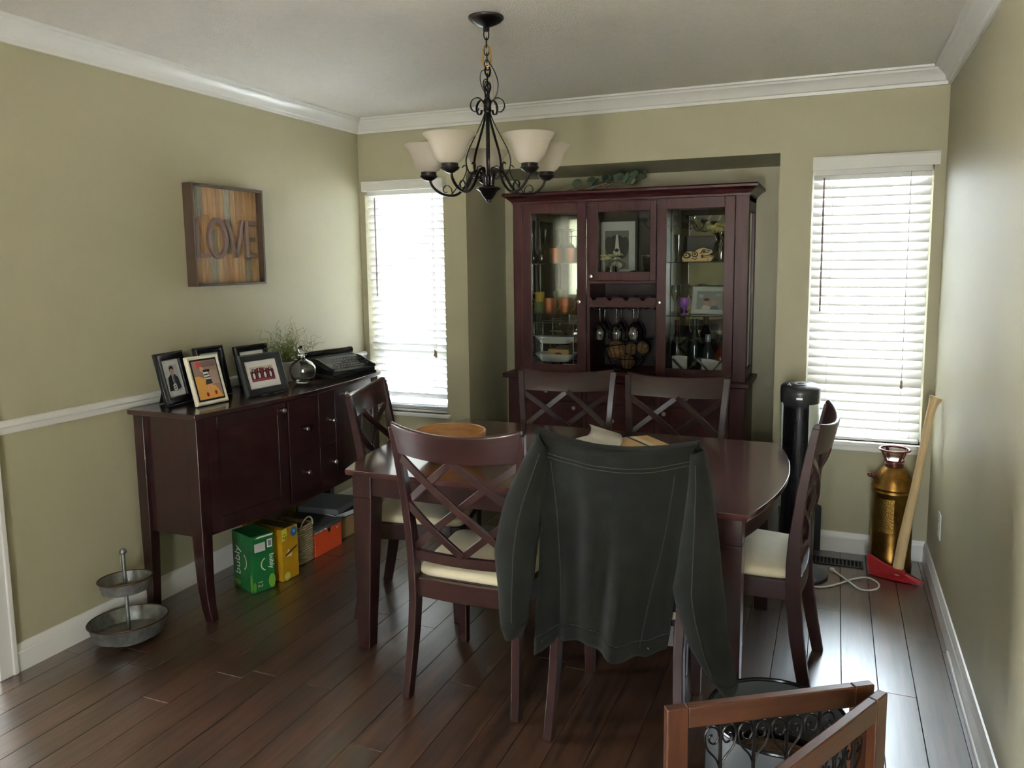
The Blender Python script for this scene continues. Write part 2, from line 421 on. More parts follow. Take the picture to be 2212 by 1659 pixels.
# doorway casing at the left edge of the view
m = MB(); m.box(-W-.12, -W+.018, YD-.07, YD, 0, 2.1); m.box(-W-.01, -W+.024, YD-.02, YD, 0, 2.12); struct(m.build('trim_6', trim_m, smooth=0, bevel=.004))

def window(n, q):
    """vinyl sash window set in the wall: frame, meeting rail, two panes, stool"""
    x0, x1, z0, z1 = q
    m = MB(); ya, yb = .085, .15; t = .045
    m.box(x0, x0+t, ya, yb, z0, z1); m.box(x1-t, x1, ya, yb, z0, z1); m.box(x0+t, x1-t, ya, yb, z0, z0+t); m.box(x0+t, x1-t, ya, yb, z1-t, z1)
    wn = struct(m.build('window_%d' % n, sash_m, smooth=0, bevel=.003))
    zr = .955
    m = MB(); m.box(x0+t, x1-t, .095, .14, zr-.03, zr+.03); m.build('sash', sash_m, wn, smooth=0, bevel=.003)
    m = MB(); m.box(x0+t, x1-t, .118, .121, z0+t, zr-.03); m.build('pane', glass_m, wn, smooth=0)
    m = MB(); m.box(x0+t, x1-t, .118, .121, zr+.03, z1-t); m.build('pane', glass_m, wn, smooth=0)
    m = MB(); m.box(x0-.022, x1+.022, -.03, .085, z0-.022, z0); m.box(x0-.012, x1+.012, -.014, .0, z0-.05, z0-.022) if n == 2 else None
    m.build('sill', trim_m, wn, smooth=0, bevel=.004)
    return wn
window(1, WL); window(2, WR)
def glazing(n, axis, fixed, a0, a1, z0, z1, k):
    m = MB(); t = .06
    segs = [(a0+(a1-a0)*i/k, a0+(a1-a0)*(i+1)/k) for i in range(k)]
    bars = [a0]+[s[1] for s in segs]
    def bx(p0, p1, zz0, zz1, d=.04):
        if axis == 'x': m.box(fixed-d, fixed+d, p0, p1, zz0, zz1)
        else: m.box(p0, p1, fixed-d, fixed+d, zz0, zz1)
    for b in bars: bx(b-t/2, b+t/2, z0, z1)
    bx(a0, a1, z0, z0+t); bx(a0, a1, z1-t, z1)
    wn = struct(m.build('window_%d' % n, sash_m, smooth=0))
    for s0, s1 in segs:
        m = MB()
        if axis == 'x': m.box(fixed-.003, fixed+.003, s0+t/2, s1-t/2, z0+t, z1-t)
        else: m.box(s0+t/2, s1-t/2, fixed-.003, fixed+.003, z0+t, z1-t)
        m.build('pane', warmglass_m, wn, smooth=0)
glazing(3, 'x', XH-.08, -3.85, -2.55, 0.0, 2.10, 2)
glazing(4, 'y', YB-.08, -.95, -.05, 0.0, 2.10, 1)  # opening added in the unseen rear wall to let in fill light
glazing(5, 'y', YB-.08, -4.62, -4.18, 0.95, 2.25, 1)
m = MB(); m.grid(lambda u, v: (-4.68+.56*u, YB+.05+.012*math.sin(u*60), .85+1.45*v), 60, 2)
cu_ = m.build('curtain', translucent('cream_sheer', (206, 204, 186), .35, .8), None, smooth=60); tag(cu_, 'pale curtain over the far rear window, seen mirrored in the left hutch cabinet', 'curtain')

# ------------------------------------------------------------------ venetian blinds
def blind(name, label, x0, x1, zb, zt, vx0, vx1, vz0, vz1, wandx, tasx, tasz, ntas, wandz, tilt, stack):
    r = thing(name, label, 'blind', ((x0+x1)/2, .035, zt), 0, 'white slatted blinds on the two windows')
    L = r.location
    wdt = x1-x0
    # slat mesh: shallow curve, inner edge tipped up
    m = MB(); n = 5; d = .050; a = math.radians(tilt)
    pts = []
    for i in range(n+1):
        t = i/n-.5; yy = t*d; zz = .0035*(1-4*t*t)
        pts.append((yy*math.cos(a)-zz*math.sin(a)*0, -yy*math.sin(a)+zz))
    m.rings([[(-wdt/2, p[0], p[1]+.0011) for p in pts]+[(-wdt/2, p[0], p[1]-.0011) for p in pts[::-1]],
             [(wdt/2, p[0], p[1]+.0011) for p in pts]+[(wdt/2, p[0], p[1]-.0011) for p in pts[::-1]]])
    me = m.mesh('slat', slat_m, 40)
    z = zt-.035; pitch = .0455; k = 0
    zlow = zb+.05+.011*stack
    while z > zlow:
        inst('slat', me, r, Matrix.Translation((0, 0, z-zt))); z -= pitch
    for k in range(stack):
        inst('slat', me, r, Matrix.Translation((0, 0, zb+.026+.010*k-zt)) @ Matrix.Rotation(math.radians(tilt), 4, 'X'))
    m = MB(off=L); m.box(x0, x1, .012, .058, zb, zb+.016); m.build('bottom_rail', white_m, r, smooth=0, bevel=.003)
    m = MB(off=L); m.box(x0, x1, .01, .06, zt-.03, zt); m.build('head_rail', white_m, r, smooth=0)
    m = MB(off=L); m.box(vx0, vx1, -.052, -.044, vz0, vz1); m.box(vx0, vx0+.006, -.044, -.002, vz0, vz1); m.box(vx1-.006, vx1, -.044, -.002, vz0, vz1)
    m.box(vx0, vx1, -.055, -.044, vz1-.010, vz1-.004)
    m.build('valance', white_m, r, smooth=0, bevel=.002)
    for fx in (.17, .83):
        for yy in (.012, .058):
            m = MB(off=L); xx = x0+wdt*fx; m.tube([(xx, yy, zb+.01), (xx, yy, zt-.02)], .0011, 5); m.build('ladder_cord', cord_m, r)
    m = MB(off=L); m.tube([(wandx, -.005, zt-.045), (wandx, -.006, wandz)], .0045, 8); m.build('wand', wand_m, r)
    for k in range(ntas):
        xx = tasx+.009*k
        m = MB(off=L); m.tube([(xx, -.004, zt-.03), (xx, -.006, tasz+.03)], .0012, 5); m.build('pull_cord', wand_m, r)
        m = MB(off=L); m.lathe([(.002, .045), (.005, .040), (.006, .030), (.004, .024), (.007, .012), (.0075, .004), (.004, 0)], (xx, -.006, tasz-.008*k), 10, cap=True); m.build('tassel', tassel_m, r)
    return r
blind('venetian_blind', 'white slatted blind on the narrow left window beside the typewriter', -3.277, -2.730, .587, 2.0, -3.277, -2.700, 1.992, 2.052, -3.210, -2.80, .952, 2, 1.33, 50, 4)
blind('venetian_blind', 'white slatted blind on the right window behind the tower fan', -.594, -.058, .602, 1.99, -.600, -.030, 1.980, 2.045, -.545, -.150, .885, 1, 1.27, -51, 0)

# ================================================================== FURNITURE
# ---------------- dining table (long sides along x, bowed ends)
TX, TY, TZ = -1.455, -1.305, 0.74
tb = thing('dining_table', 'dark cherry dining table with bowed ends in the middle of the room', 'table', (TX, TY, 0), math.radians(-1.0))
hl, hw, bow = .762, .525, .085
def table_outline(inset=0.0, n=14):
    pts = []
    for i in range(n+1):
        t = -1+2*i/n; pts.append((hl-inset+bow*(1-t*t), t*(hw-inset)))
    for i in range(n+1):
        t = 1-2*i/n; pts.append((-hl+inset-bow*(1-t*t), t*(hw-inset)))
    return pts
m = MB(); m.rings([[(x, y, TZ-.024) for x, y in table_outline(.004)], [(x, y, TZ-.014) for x, y in table_outline(0)], [(x, y, TZ) for x, y in table_outline(0)]])
m.build('tabletop', top_m, tb, smooth=25, bevel=.002)
m = MB()
ap = table_outline(.035); ai = table_outline(.055)
m.rings([[(x, y, TZ-.024) for x, y in ap], [(x, y, TZ-.105) for x, y in ap], [(x, y, TZ-.105) for x, y in ai], [(x, y, TZ-.024) for x, y in ai]], loop=True)
m.build('apron', woodx_m, tb, smooth=25)
for sx_ in (-1, 1):
    for sy_ in (-1, 1):
        xo, yo = sx_*(hl-.018), sy_*(hw-.022)
        def rect(wd): return (min(xo, xo-sx_*wd), max(xo, xo-sx_*wd), min(yo, yo-sy_*wd), max(yo, yo-sy_*wd))
        m = MB(); m.frustum(rect(.085), rect(.085), TZ-.115, TZ-.024); m.frustum(rect(.055), rect(.085), 0, TZ-.115)
        m.build('leg', wood_m, tb, smooth=0, bevel=.003)

# ---------------- lattice-back dining chairs (front = +y, origin on the floor under the seat)
def back_y(z):
    pr = [(0, -.252), (.12, -.228), (.24, -.208), (.36, -.196), (.47, -.190), (.60, -.196), (.75, -.212), (.88, -.233), (1.0, -.256)]
    for (a, ya), (b, yb) in zip(pr, pr[1:]):
        if z <= b: return lerp(ya, yb, (z-a)/(b-a))
    return pr[-1][1]
def back_hw(z): return .197+ .040*max(0, (z-.35)/.65)**1.2 + .012*max(0, (.30-z)/.30)
def back_pt(u, z):
    return Vector(((2*u-1)*(back_hw(z)-.004), back_y(z)-(.026+.026*max(0, (z-.5)/.5))*(1-(2*u-1)**2)*min(1, max(0, (z-.42)/.2)), z))
def pad(m, outline, z0, h, puff):
    c = Vector((sum(p[0] for p in outline)/len(outline), sum(p[1] for p in outline)/len(outline)))
    rr = []
    for sc, z in ((.955, z0), (.995, z0+.008), (1.0, z0+.5*h), (.985, z0+.85*h), (.94, z0+h), (.80, z0+h+.55*puff), (.5, z0+h+.9*puff), (.15, z0+h+puff)):
        rr.append([(c[0]+(x-c[0])*sc, c[1]+(y-c[1])*sc, z) for x, y in outline])
    m.rings(rr)
def rounded(pts, r, n=5):
    out = []; k = len(pts)
    for i in range(k):
        p = Vector(pts[i]); a = (Vector(pts[i-1])-p).normalized(); b = (Vector(pts[(i+1) % k])-p).normalized()
        for j in range(n+1):
            t = j/n; q = p+a*r*(1-t)**2+b*r*t**2
            out.append((q.x, q.y))
    return out
def make_chair(label):
    r = thing('dining_chair', label, 'chair', (0, 0, 0), 0, 'lattice-back dining chairs round the table')
    zs = [0, .06, .14, .24, .34, .42, .50, .60, .72, .82, .92, .985]
    for sgn in (-1, 1):
        m = MB(); pts = [(sgn*back_hw(z), back_y(z), z) for z in zs]
        m.sweep(pts, [.030]*len(zs), [.040, .042, .044, .048, .050, .050, .048, .042, .036, .032, .028, .024], up=(0, 1, 0))
        m.build('rear_leg', wood_m, r, smooth=50, bevel=.003)
    for sgn in (-1, 1):
        x = sgn*.196; m = MB()
        m.frustum((x-.016, x+.016, .172, .204), (x-.022, x+.022, .165, .209), 0, .43)
        m.build('front_leg', wood_m, r, smooth=0, bevel=.003)
    m = MB(); m.box(-.20, .20, .178, .200, .365, .432); m.build('front_rail', woodx_m, r, smooth=0, bevel=.002)
    m = MB()
    m.sweep([(x, back_y(.40)-.004-.012*(1-(x/.18)**2), .398) for x in (-.182, -.12, -.06, 0, .06, .12, .182)], .022, .068)
    m.build('rear_rail', woodx_m, r, smooth=50, bevel=.002)
    for sgn in (-1, 1):
        m = MB(); m.sweep([(sgn*.199, -.20, .398), (sgn*.207, 0, .398), (sgn*.203, .19, .398)], .022, .068); m.build('side_rail', woody_m, r, smooth=0, bevel=.002)
    m = MB(); m.prism([(-.188, -.196), (.188, -.196), (.200, .185), (-.200, .185)], .405, .433); m.build('seat_base', woodx_m, r, smooth=0)
    m = MB(); pad(m, rounded([(-.232, .225), (-.192, -.192), (.192, -.192), (.232, .225)], .050), .432, .036, .014)
    m.build('seat', cushion_m, r, smooth=80)
    # top rail: curved board between the stiles
    m = MB(); nu = 14; zt = lambda u: 1.000-.026*(1-(2*u-1)**2); zb = lambda u: .890-.014*(1-(2*u-1)**2)
    rr = []
    for i in range(nu+1):
        u = i/nu; ring = []
        e = 1.03
        for z, off in ((zb(u), .010), (zt(u)-.006, .010), (zt(u), .004), (zt(u), -.006), (zt(u)-.006, -.011), (zb(u), -.011)):
            p = back_pt(u, z); ring.append((p.x*e, p.y+off, z))
        rr.append(ring)
    m.rings(rr); m.build('top_rail', woodx_m, r, smooth=40, bevel=.002)
    m = MB(); m.sweep([back_pt(i/10, .515-.006*(1-(2*i/10-1)**2)) for i in range(11)], .020, .036); m.build('lower_rail', woodx_m, r, smooth=50, bevel=.002)
    za, zc = .530, .880
    def lat(u0, t0, u1, t1, lift):
        n = 10; P = []
        for i in range(n+1):
            k = i/n; u = lerp(u0, u1, k); t = lerp(t0, t1, k)
            p = back_pt(u, lerp(za, zc, t)); p.y += lift; P.append(p)
        m = MB(); m.sweep(P, .026, .013, up=(0, 1, 0)); m.build('lattice_bar', wood_m, r, smooth=50, bevel=.0015)
    for q in ((0, 0, 1, 1), (0, .5, .5, 1), (.5, 0, 1, .5)): lat(*q, .0035)
    for q in ((0, 1, 1, 0), (0, .5, .5, 0), (.5, 1, 1, .5)): lat(*q, -.0035)
    return r
ch = make_chair('dining chair nearest the camera with its bare lattice back in front of the bowl')
ch.location = (-1.630, -1.782, 0); ch.rotation_euler.z = math.radians(0.5)
def place(loc, deg, label):
    c = copy_tree(ch); c.location = loc; c.rotation_euler = (0, 0, math.radians(deg)); c['label'] = label; return c
chB = place((-1.078, -1.832, 0), 1.0, 'dining chair whose back is hidden under the black denim jacket')
place((-.752, -1.358, 0), 86.5, 'dining chair at the right end of the table, seen side-on before the tower fan')
place((-1.680, -.845, 0), 190, 'dining chair on the far side of the table, left one before the hutch')
place((-1.160, -.860, 0), 181, 'dining chair on the far side of the table, right one before the hutch')
place((-2.160, -1.310, 0), -75.5, 'dining chair at the left end of the table, close to the sideboard')

# ---------------- denim jacket hung over the near right chair
jk = thing('denim_jacket', 'black denim jacket draped over the back of a dining chair', 'jacket', (-1.078, -2.08, .30))
BL = [(-1.312, 1.006), (-1.300, .900), (-1.296, .800), (-1.301, .700), (-1.305, .557), (-1.316, .433), (-1.322, .300)]
BR = [(-.830, 1.003), (-.835, .928), (-.845, .84), (-.856, .75), (-.876, .62), (-.889, .49), (-.903, .378)]
HEM = [(-1.322, .298), (-1.289, .332), (-1.212, .378), (-1.122, .390), (-1.049, .376), (-.989, .345), (-.943, .353), (-.900, .385)]
TOP = [(-1.300, 1.010), (-1.205, .996), (-1.115, .986), (-1.02, .985), (-.93, .993), (-.836, 1.008)]
def jback(u, v):
    l = poly_at(BL, v); r = poly_at(BR, v); tp = poly_at(TOP, u); hm = poly_at(HEM, u)
    x = lerp(l[0], r[0], u)
    z = lerp(tp[1], hm[1], v)
    y = -2.098-.014*min(1, v*6)-.054*(1-(2*u-1)**2)*(1-v*.75)
    amp = .040*v**.7
    y += -amp*math.cos((u-.55)*7.6)*(.6+.4*v)-.016*v*math.sin(u*19+2*v)+.012*v*math.sin(u*31-3*v)
    y += .03*v*(1-v)
    return (x, y, z)
m = MB()
nu, nv = 40, 34
m.grid(jback, nu, nv)
m.build('back_panel', denim_m, jk, smooth=80, world=True, solid=.005)
def jfront(u, v):
    uu = lerp(-.012, 1.012, u); a = jback(min(1, max(0, u)), 0); x = lerp(-1.325, -.826, u)
    if v <= .25: return (x, a[1]+.075*v/.25, a[2]+.006*math.sin(PI*v/.25))
    t = (v-.25)/.75; return (x, a[1]+.075+.006*t+.012*math.sin(u*16)*t, lerp(a[2], .52+.05*math.sin(u*5), t))
m = MB(); m.grid(jfront, 24, 20); m.build('front_panel', denim_m, jk, smooth=80, world=True, solid=.005)
SLO = [(-1.300, 1.012), (-1.36, .907), (-1.400, .82), (-1.428, .73), (-1.441, .651), (-1.428, .56), (-1.420, .48), (-1.414, .417), (-1.399, .378)]
SLI = [(-1.262, .98), (-1.278, .88), (-1.290, .80), (-1.300, .71), (-1.306, .631), (-1.312, .56), (-1.318, .49), (-1.325, .43), (-1.352, .368)]
SRO = [(-.800, .995), (-.778, .90), (-.760, .80), (-.742, .69), (-.731, .60), (-.722, .52), (-.710, .44), (-.696, .345), (-.694, .322)]
SRI = [(-.840, .995), (-.842, .90), (-.850, .78), (-.864, .68), (-.874, .607), (-.856, .53), (-.826, .44), (-.790, .38), (-.735, .305)]
def sleeve(outer, inner, ph, sgn):
    m = MB(); rr = []; n = 18; K = 26
    for i in range(K+1):
        t = i/K; a = Vector((poly_at(outer, t)[0], 0, poly_at(outer, t)[1])); b = Vector((poly_at(inner, t)[0], 0, poly_at(inner, t)[1]))
        c = (a+b)/2; hw_ = (b-a)/2; dep = lerp(.036, .050, min(1, t*2.5))*(1-.12*t)
        yc = -2.105-.030*min(1, t*4)+.018*math.sin(t*5+ph)
        ring = []
        for k in range(n):
            q = 2*PI*k/n; wr = 1+.05*math.sin(3*q+t*17+ph)+.03*math.sin(5*q-t*29)
            p = c+hw_*math.cos(q)*(1+.02*math.sin(t*23+ph)); ring.append((p.x, yc+dep*math.sin(q)*wr, p.z+.006*math.sin(q*2+t*9)))
        rr.append(ring)
    m.rings(rr, True, False)
    o = m.build('sleeve', denim_m, jk, smooth=80, world=True, solid=.004)
    # cuff band
    rr2 = []
    for i in (K-3, K-2, K-1, K):
        cc = sum((Vector(p) for p in rr[i]), Vector())/n
        rr2.append([cc+(Vector(p)-cc)*1.05 for p in rr[i]])
    m = MB(off=Vector(jk.location)); m.rings(rr2, True, False); m.build('cuff', denim_m, o, smooth=80, solid=.004)
    # sleeve seam
    m = MB(off=Vector(jk.location)); m.tube([Vector(rr[i][int(n*.78) % n])+Vector((0, -.003, 0)) for i in range(1, K-3)], .0016, 5); m.build('seam', seam_m, o)
    return o
sleeve(SLO, SLI, 0.4, -1); sleeve(SRO, SRI, 1.7, 1)
def jseam(pts, r=.0017):
    m = MB(); m.tube([Vector(jback(u, v))+Vector((0, -.0045, 0)) for u, v in pts], r, 5); m.build('seam', seam_m, jk, world=True)
jseam([(i/24, .065+.03*(i/24)*(1-i/24)*4*.3) for i in range(25)]); jseam([(i/24, .083+.03*(i/24)*(1-i/24)*4*.3) for i in range(25)])
jseam([(.10+.08*i/16, .10+.86*i/16) for i in range(17)]); jseam([(.90-.10*i/16, .12+.84*i/16) for i in range(17)])
jseam([(i/24, .925) for i in range(25)])
for u, v in ((.86, .965), (.05, .955)):
    p = jback(u, v); m = MB(); m.lathe([(.006, 0), (.006, .003), (.003, .004)], (0, 0, 0), 12, cap=True)
    m.T = Matrix.Identity(4); o = m.build('button', iron_m, jk); o.rotation_euler = (PI/2, 0, 0); o.location = Vector(p)-Vector((0, .006, 0))-jk.location
# hem band lies over the lower edge
m = MB(); m.grid(lambda u, v: tuple(Vector(jback(u, .925+.082*v))+Vector((0, -.004, 0))), nu, 4); m.build('hem_band', denim_m, jk, smooth=80, world=True, solid=.003)

# ---------------- things on the table
bl = thing('wooden_bowl', 'honey coloured wooden salad bowl on the table behind the nearest chair', 'bowl', (-1.905, -1.545, TZ))
prof = [(.0, .0), (.075, .0), (.085, .006), (.120, .035), (.142, .075), (.150, .118), (.148, .124), (.141, .122), (.134, .078), (.112, .042), (.075, .016), (.0, .012)]
m = MB(); m.lathe([(max(r, .0005), z) for r, z in prof], n=48); m.build('bowl_wall', bowl_m, bl, smooth=50)
bd = thing('cutting_board', 'small striped wooden board with a dark inlay lying on the table', 'board', (-1.262, -1.085, TZ+.001), math.radians(-48))
m = MB(); m.box(-.11, .11, -.135, -.045, 0, .018); m.build('board', maple_m, bd, smooth=0, bevel=.002)
m = MB(); m.box(-.11, .11, -.045, .030, 0, .018); m.build('strip', maple_m, bd, smooth=0)
m = MB(); m.box(-.11, .11, .030, .044, 0, .0185); m.build('inlay', ink_m, bd, smooth=0)
m = MB(); m.box(-.11, .11, .044, .075, 0, .018); m.build('strip', oak_m, bd, smooth=0)
m = MB(); m.box(-.11, .11, .075, .135, 0, .018); m.build('strip', maple_m, bd, smooth=0, bevel=.002)
pp = thing('curled_paper', 'curled sheet of white paper leaning beside the striped board', 'paper', (-1.42, -1.155, TZ+.001), math.radians(-40))
def curl(u, v):
    x = (u-.5)*.24; t = v
    if t < .55: return (x, -.10+t*.26, .002+.02*math.sin(t/.55*PI/2)**2)
    q = (t-.55)/.45*2.5
    return (x, .043+.030*math.sin(q), .022+.030*(1-math.cos(q)))
m = MB(); m.grid(curl, 10, 24); m.build('sheet', paper_m, pp, smooth=80, solid=.0015)
m = MB(); m.grid(lambda u, v: ((u-.5)*.24, -.12+v*.12, .001+.012*v), 8, 6); m.build('sheet', paper_m, pp, smooth=80, solid=.0015)

# ---------------- sideboard along the left wall
SBZ = .92; sbx = -W+.022
sb = thing('sideboard', 'long espresso-brown sideboard with bowed front and four saber legs against the left wall', 'sideboard', (-3.11, -1.175, 0))
YA, YZ = -1.872, -.478
def front_x(y):
    t = (y-YA)/(YZ-YA)
    return -2.922+.020*t+.072*math.sin(PI*min(1, max(0, t)))
ys = [lerp(YA, YZ, i/24) for i in range(25)]
def slab(m, z0, z1, inset):
    o = [(sbx, YA+inset)]+[(front_x(y)-inset, min(max(y, YA+inset), YZ-inset)) for y in ys]+[(sbx, YZ-inset)]
    m.rings([[(x, y, z0) for x, y in o], [(x, y, z1) for x, y in o]])
m = MB(); slab(m, SBZ-.022, SBZ, 0); m.build('top', espressotop_m, sb, smooth=25, bevel=.003, world=True)
m = MB(); slab(m, .372, SBZ-.022, .040); m.build('carcass', espressoz_m, sb, smooth=25, world=True)
for (yc, front) in ((YA+.045, 1), (YZ-.045, 1), (YA+.045, 0), (YZ-.045, 0)):
    m = MB(); xf = front_x(yc)-.014 if front else sbx+.075
    sgn = 1 if front else -1
    if front:
        P = [(xf-.035, yc, z) for z in (SBZ-.022, .60, .372)]+[(xf-.034, yc, .28), (xf-.031, yc, .16), (xf-.020, yc, .06), (xf-.006, yc, 0)]
        ww = [.060, .060, .060, .056, .050, .044, .040]
    else:
        P = [(xf-.035, yc, z) for z in (SBZ-.024, .60, .372)]+[(xf-.036, yc, .28), (xf-.038, yc, .16), (xf-.040, yc, .06), (xf-.042, yc, 0)]
        ww = [.055, .055, .055, .052, .048, .044, .042]
    m.sweep(P, [a*.95 for a in ww], ww, up=(1, 0, 0)); m.build('leg', espressoz_m, sb, smooth=40, bevel=.003, world=True)
def panel(y0, y1, z0, z1, name, dep=.012, knob=None, shaker=False):
    m = MB(); Y = [lerp(y0, y1, i/8) for i in range(9)]
    def strip(ya, yb, za, zb, d0, d1):
        Q = [lerp(ya, yb, i/6) for i in range(7)]
        m.rings([[(front_x(y)-.040+d, y, z) for d, z in ((d0, za), (d1, za), (d1, zb), (d0, zb))] for y in Q])
    if shaker:
        t = .055
        strip(y0, y0+t, z0, z1, 0, dep); strip(y1-t, y1, z0, z1, 0, dep); strip(y0+t, y1-t, z0, z0+t, 0, dep); strip(y0+t, y1-t, z1-t, z1, 0, dep); strip(y0+t, y1-t, z0+t, z1-t, 0, dep-.006)
    else: strip(y0, y1, z0, z1, 0, dep)
    o = m.build(name, espresso_m, sb, smooth=30, bevel=.0008, world=True)
    if knob:
        for ky, kz in knob:
            k = MB(off=Vector(sb.location)); k.T = at((front_x(ky)-.040+dep, ky, kz), ry=PI/2)
            k.lathe([(.005, 0), (.005, .010), (.010, .014), (.0125, .020), (.010, .026), (.004, .028)], n=14, cap=True); k.build('knob', nickel_m, o)
panel(YA+.075, -1.352, .385, SBZ-.030, 'door', knob=[(-1.385, .855)], shaker=True)
panel(YZ-.075, -.915, .385, SBZ-.030, 'door', knob=[(-.885, .855)], shaker=True)
ymid = -1.115
for y0, y1, ky in ((-1.335, ymid-.003, -1.225), (ymid+.003, -.93, -1.005)):
    for z0, z1, kz in ((.622, SBZ-.030, .735), (.385, .616, .515)): panel(y0, y1, z0, z1, 'drawer', dep=.010, knob=[(ky, kz)])

# ================================================================== HUTCH IN THE ALCOVE
HF, HB = 0.20, 0.59           # front of the upper cabinet, back
ht = thing('china_hutch', 'dark mahogany china hutch with mirrored glass cabinets standing in the alcove', 'hutch', (-1.64, .40, 0))
HO = Vector(ht.location)
def hb(name, boxes, mat=hutch_m, parent=None, bevel=.002, label=None):
    m = MB(off=HO)
    for q in boxes: m.box(*q)
    return m.build(name, mat, parent or ht, smooth=0, bevel=bevel, label=label)
def knob(x, y, z, parent, r=1.0):
    k = MB(off=HO); k.T = at((x, y, z), rx=PI/2)
    k.lathe([(.006*r, 0), (.006*r, .010), (.011*r, .014), (.014*r, .020), (.011*r, .026), (.004*r, .028)], n=14, cap=True)
    return k.build('knob', nickel_m, parent)
# base
BX0, BX1, BF = -2.375, -.925, .17
hb('base_carcass', [(BX0, BX1, BF+.012, HB, .06, .815), (BX0+.02, BX1-.02, BF+.05, HB, 0, .06)])
m = MB(off=HO); m.box(-2.400, -.900, .135, HB, .822, .848); m.box(-2.388, -.912, .150, HB, .815, .822); m.build('countertop', hutchx_m, ht, smooth=0, bevel=.004)
for x0, x1 in ((-2.375, -2.285), (-1.885, -1.858), (-1.435, -1.408), (-1.012, -.925)):
    hb('stile', [(x0, x1, BF, BF+.014, .06, .815)])
for x0, x1, kx in ((-2.282, -1.888, -2.115), (-1.855, -1.438, -1.69), (-1.405, -1.015, -1.248)):
    d = hb('drawer', [(x0, x1, BF-.004, BF+.012, .690, .808)], hutchx_m); knob(kx, BF-.004, .748, d)
for x0, x1, kx in ((-2.282, -1.888, -1.934), (-1.405, -1.015, -1.444+.065)):
    t = .07
    d = hb('door', [(x0, x0+t, BF-.004, BF+.012, .075, .682), (x1-t, x1, BF-.004, BF+.012, .075, .682), (x0+t, x1-t, BF-.004, BF+.012, .075, .075+t),
                    (x0+t, x1-t, BF-.004, BF+.012, .682-t, .682), (x0+t, x1-t, BF+.004, BF+.012, .075+t, .682-t)]); knob(kx, BF-.004, .648, d)
for z0, z1 in ((.487, .682), (.282, .480), (.075, .275)):
    d = hb('drawer', [(-1.855, -1.438, BF-.004, BF+.012, z0, z1)], hutchx_m); knob(-1.69, BF-.004, (z0+z1)/2, d)
# upper cabinet
UX0, UX1, UZ0, UZ1 = -2.344, -.929, .848, 1.900
hb('upper_top', [(UX0, UX1, HF+.015, HB, UZ1-.035, UZ1)])
hb('bottom_shelf', [(UX0+.02, UX1-.02, HF+.02, HB-.01, UZ0, UZ0+.022)], hutchx_m)
for xx in (UX0, UX1-.022):
    sd = hb('side_frame', [(xx, xx+.022, HF+.015, HF+.075, UZ0, UZ1), (xx, xx+.022, HB-.06, HB, UZ0, UZ1), (xx, xx+.022, HF+.075, HB-.06, UZ0, UZ0+.06), (xx, xx+.022, HF+.075, HB-.06, UZ1-.09, UZ1)])
    hb('side_pane', [(xx+.009, xx+.013, HF+.075, HB-.06, UZ0+.06, UZ1-.09)], pane_m, sd, bevel=0)
for xx in (-1.866, -1.442): hb('divider', [(xx-.009, xx+.009, HF+.03, HB-.01, UZ0+.022, UZ1-.035)])
hb('back_panel', [(UX0+.02, UX1-.02, HB-.012, HB, UZ0, UZ1-.02)], hutchin_m)
hb('back_mirror', [(UX0+.03, -1.878, HB-.016, HB-.012, UZ0+.03, UZ1-.05)], mirror_m, bevel=0)
hb('back_mirror', [(-1.430, UX1-.03, HB-.016, HB-.012, UZ0+.03, UZ1-.05)], mirror_m, bevel=0)
for x0, x1 in ((UX0, -2.287), (-1.003, UX1)): hb('pilaster', [(x0, x1, HF+.002, HF+.022, UZ0, UZ1)])
def gdoor(x0, x1, z0, z1, gx0, gx1, gz0, gz1, y, kx, kz):
    d = hb('door', [(x0, gx0, y, y+.020, z0, z1), (gx1, x1, y, y+.020, z0, z1), (gx0, gx1, y, y+.020, z0, gz0), (gx0, gx1, y, y+.020, gz1, z1)])
    hb('pane', [(gx0, gx1, y+.008, y+.012, gz0, gz1)], pane_m, d, bevel=0)
    knob(kx, y, kz, d)
gdoor(-2.285, -1.872, .862, 1.893, -2.225, -1.927, .906, 1.833, HF, -1.909, 1.297)
gdoor(-1.442, -1.005, .862, 1.893, -1.386, -1.061, .909, 1.831, HF, -1.421, 1.297)
gdoor(-1.855, -1.448, 1.423, 1.886, -1.801, -1.484, 1.476, 1.830, HF+.012, -1.838, 1.450)
hb('center_shelf', [(-1.857, -1.451, HF+.03, HB-.01, 1.405, 1.423)], hutchx_m)
hb('center_floor', [(-1.857, -1.451, HF+.03, HB-.01, 1.262, 1.272)], hutchx_m)
# scalloped wine rail across the middle bay
pts = [(-1.857, 1.272)]; pts2 = [(-1.451, 1.272)]
top = []
for i in range(81):
    x = -1.857+.406*i/80; q = ((x+1.857)/.406*4+.25) % 1
    dd = max(0, 1-((q-.5)/.17)**2)
    top.append((x, 1.322-.018*math.sqrt(dd)))
m = MB(off=HO); m.prism([(-1.857, 1.272), (-1.451, 1.272)]+top[::-1], HF+.030, HF+.046, 'xzy'); m.build('wine_rail', hutchx_m, ht, smooth=30)
m = MB(off=HO); m.prism([(-1.857, 1.272), (-1.451, 1.272)]+top[::-1], HB-.05, HB-.036, 'xzy'); m.build('wine_rail', hutchx_m, ht, smooth=30)
# glass shelves
for x0, x1 in ((UX0+.024, -1.876), (-1.432, UX1-.024)):
    for z in (1.530, 1.219): hb('glass_shelf', [(x0, x1, HF+.035, HB-.02, z-.005, z)], pane_m, bevel=0)
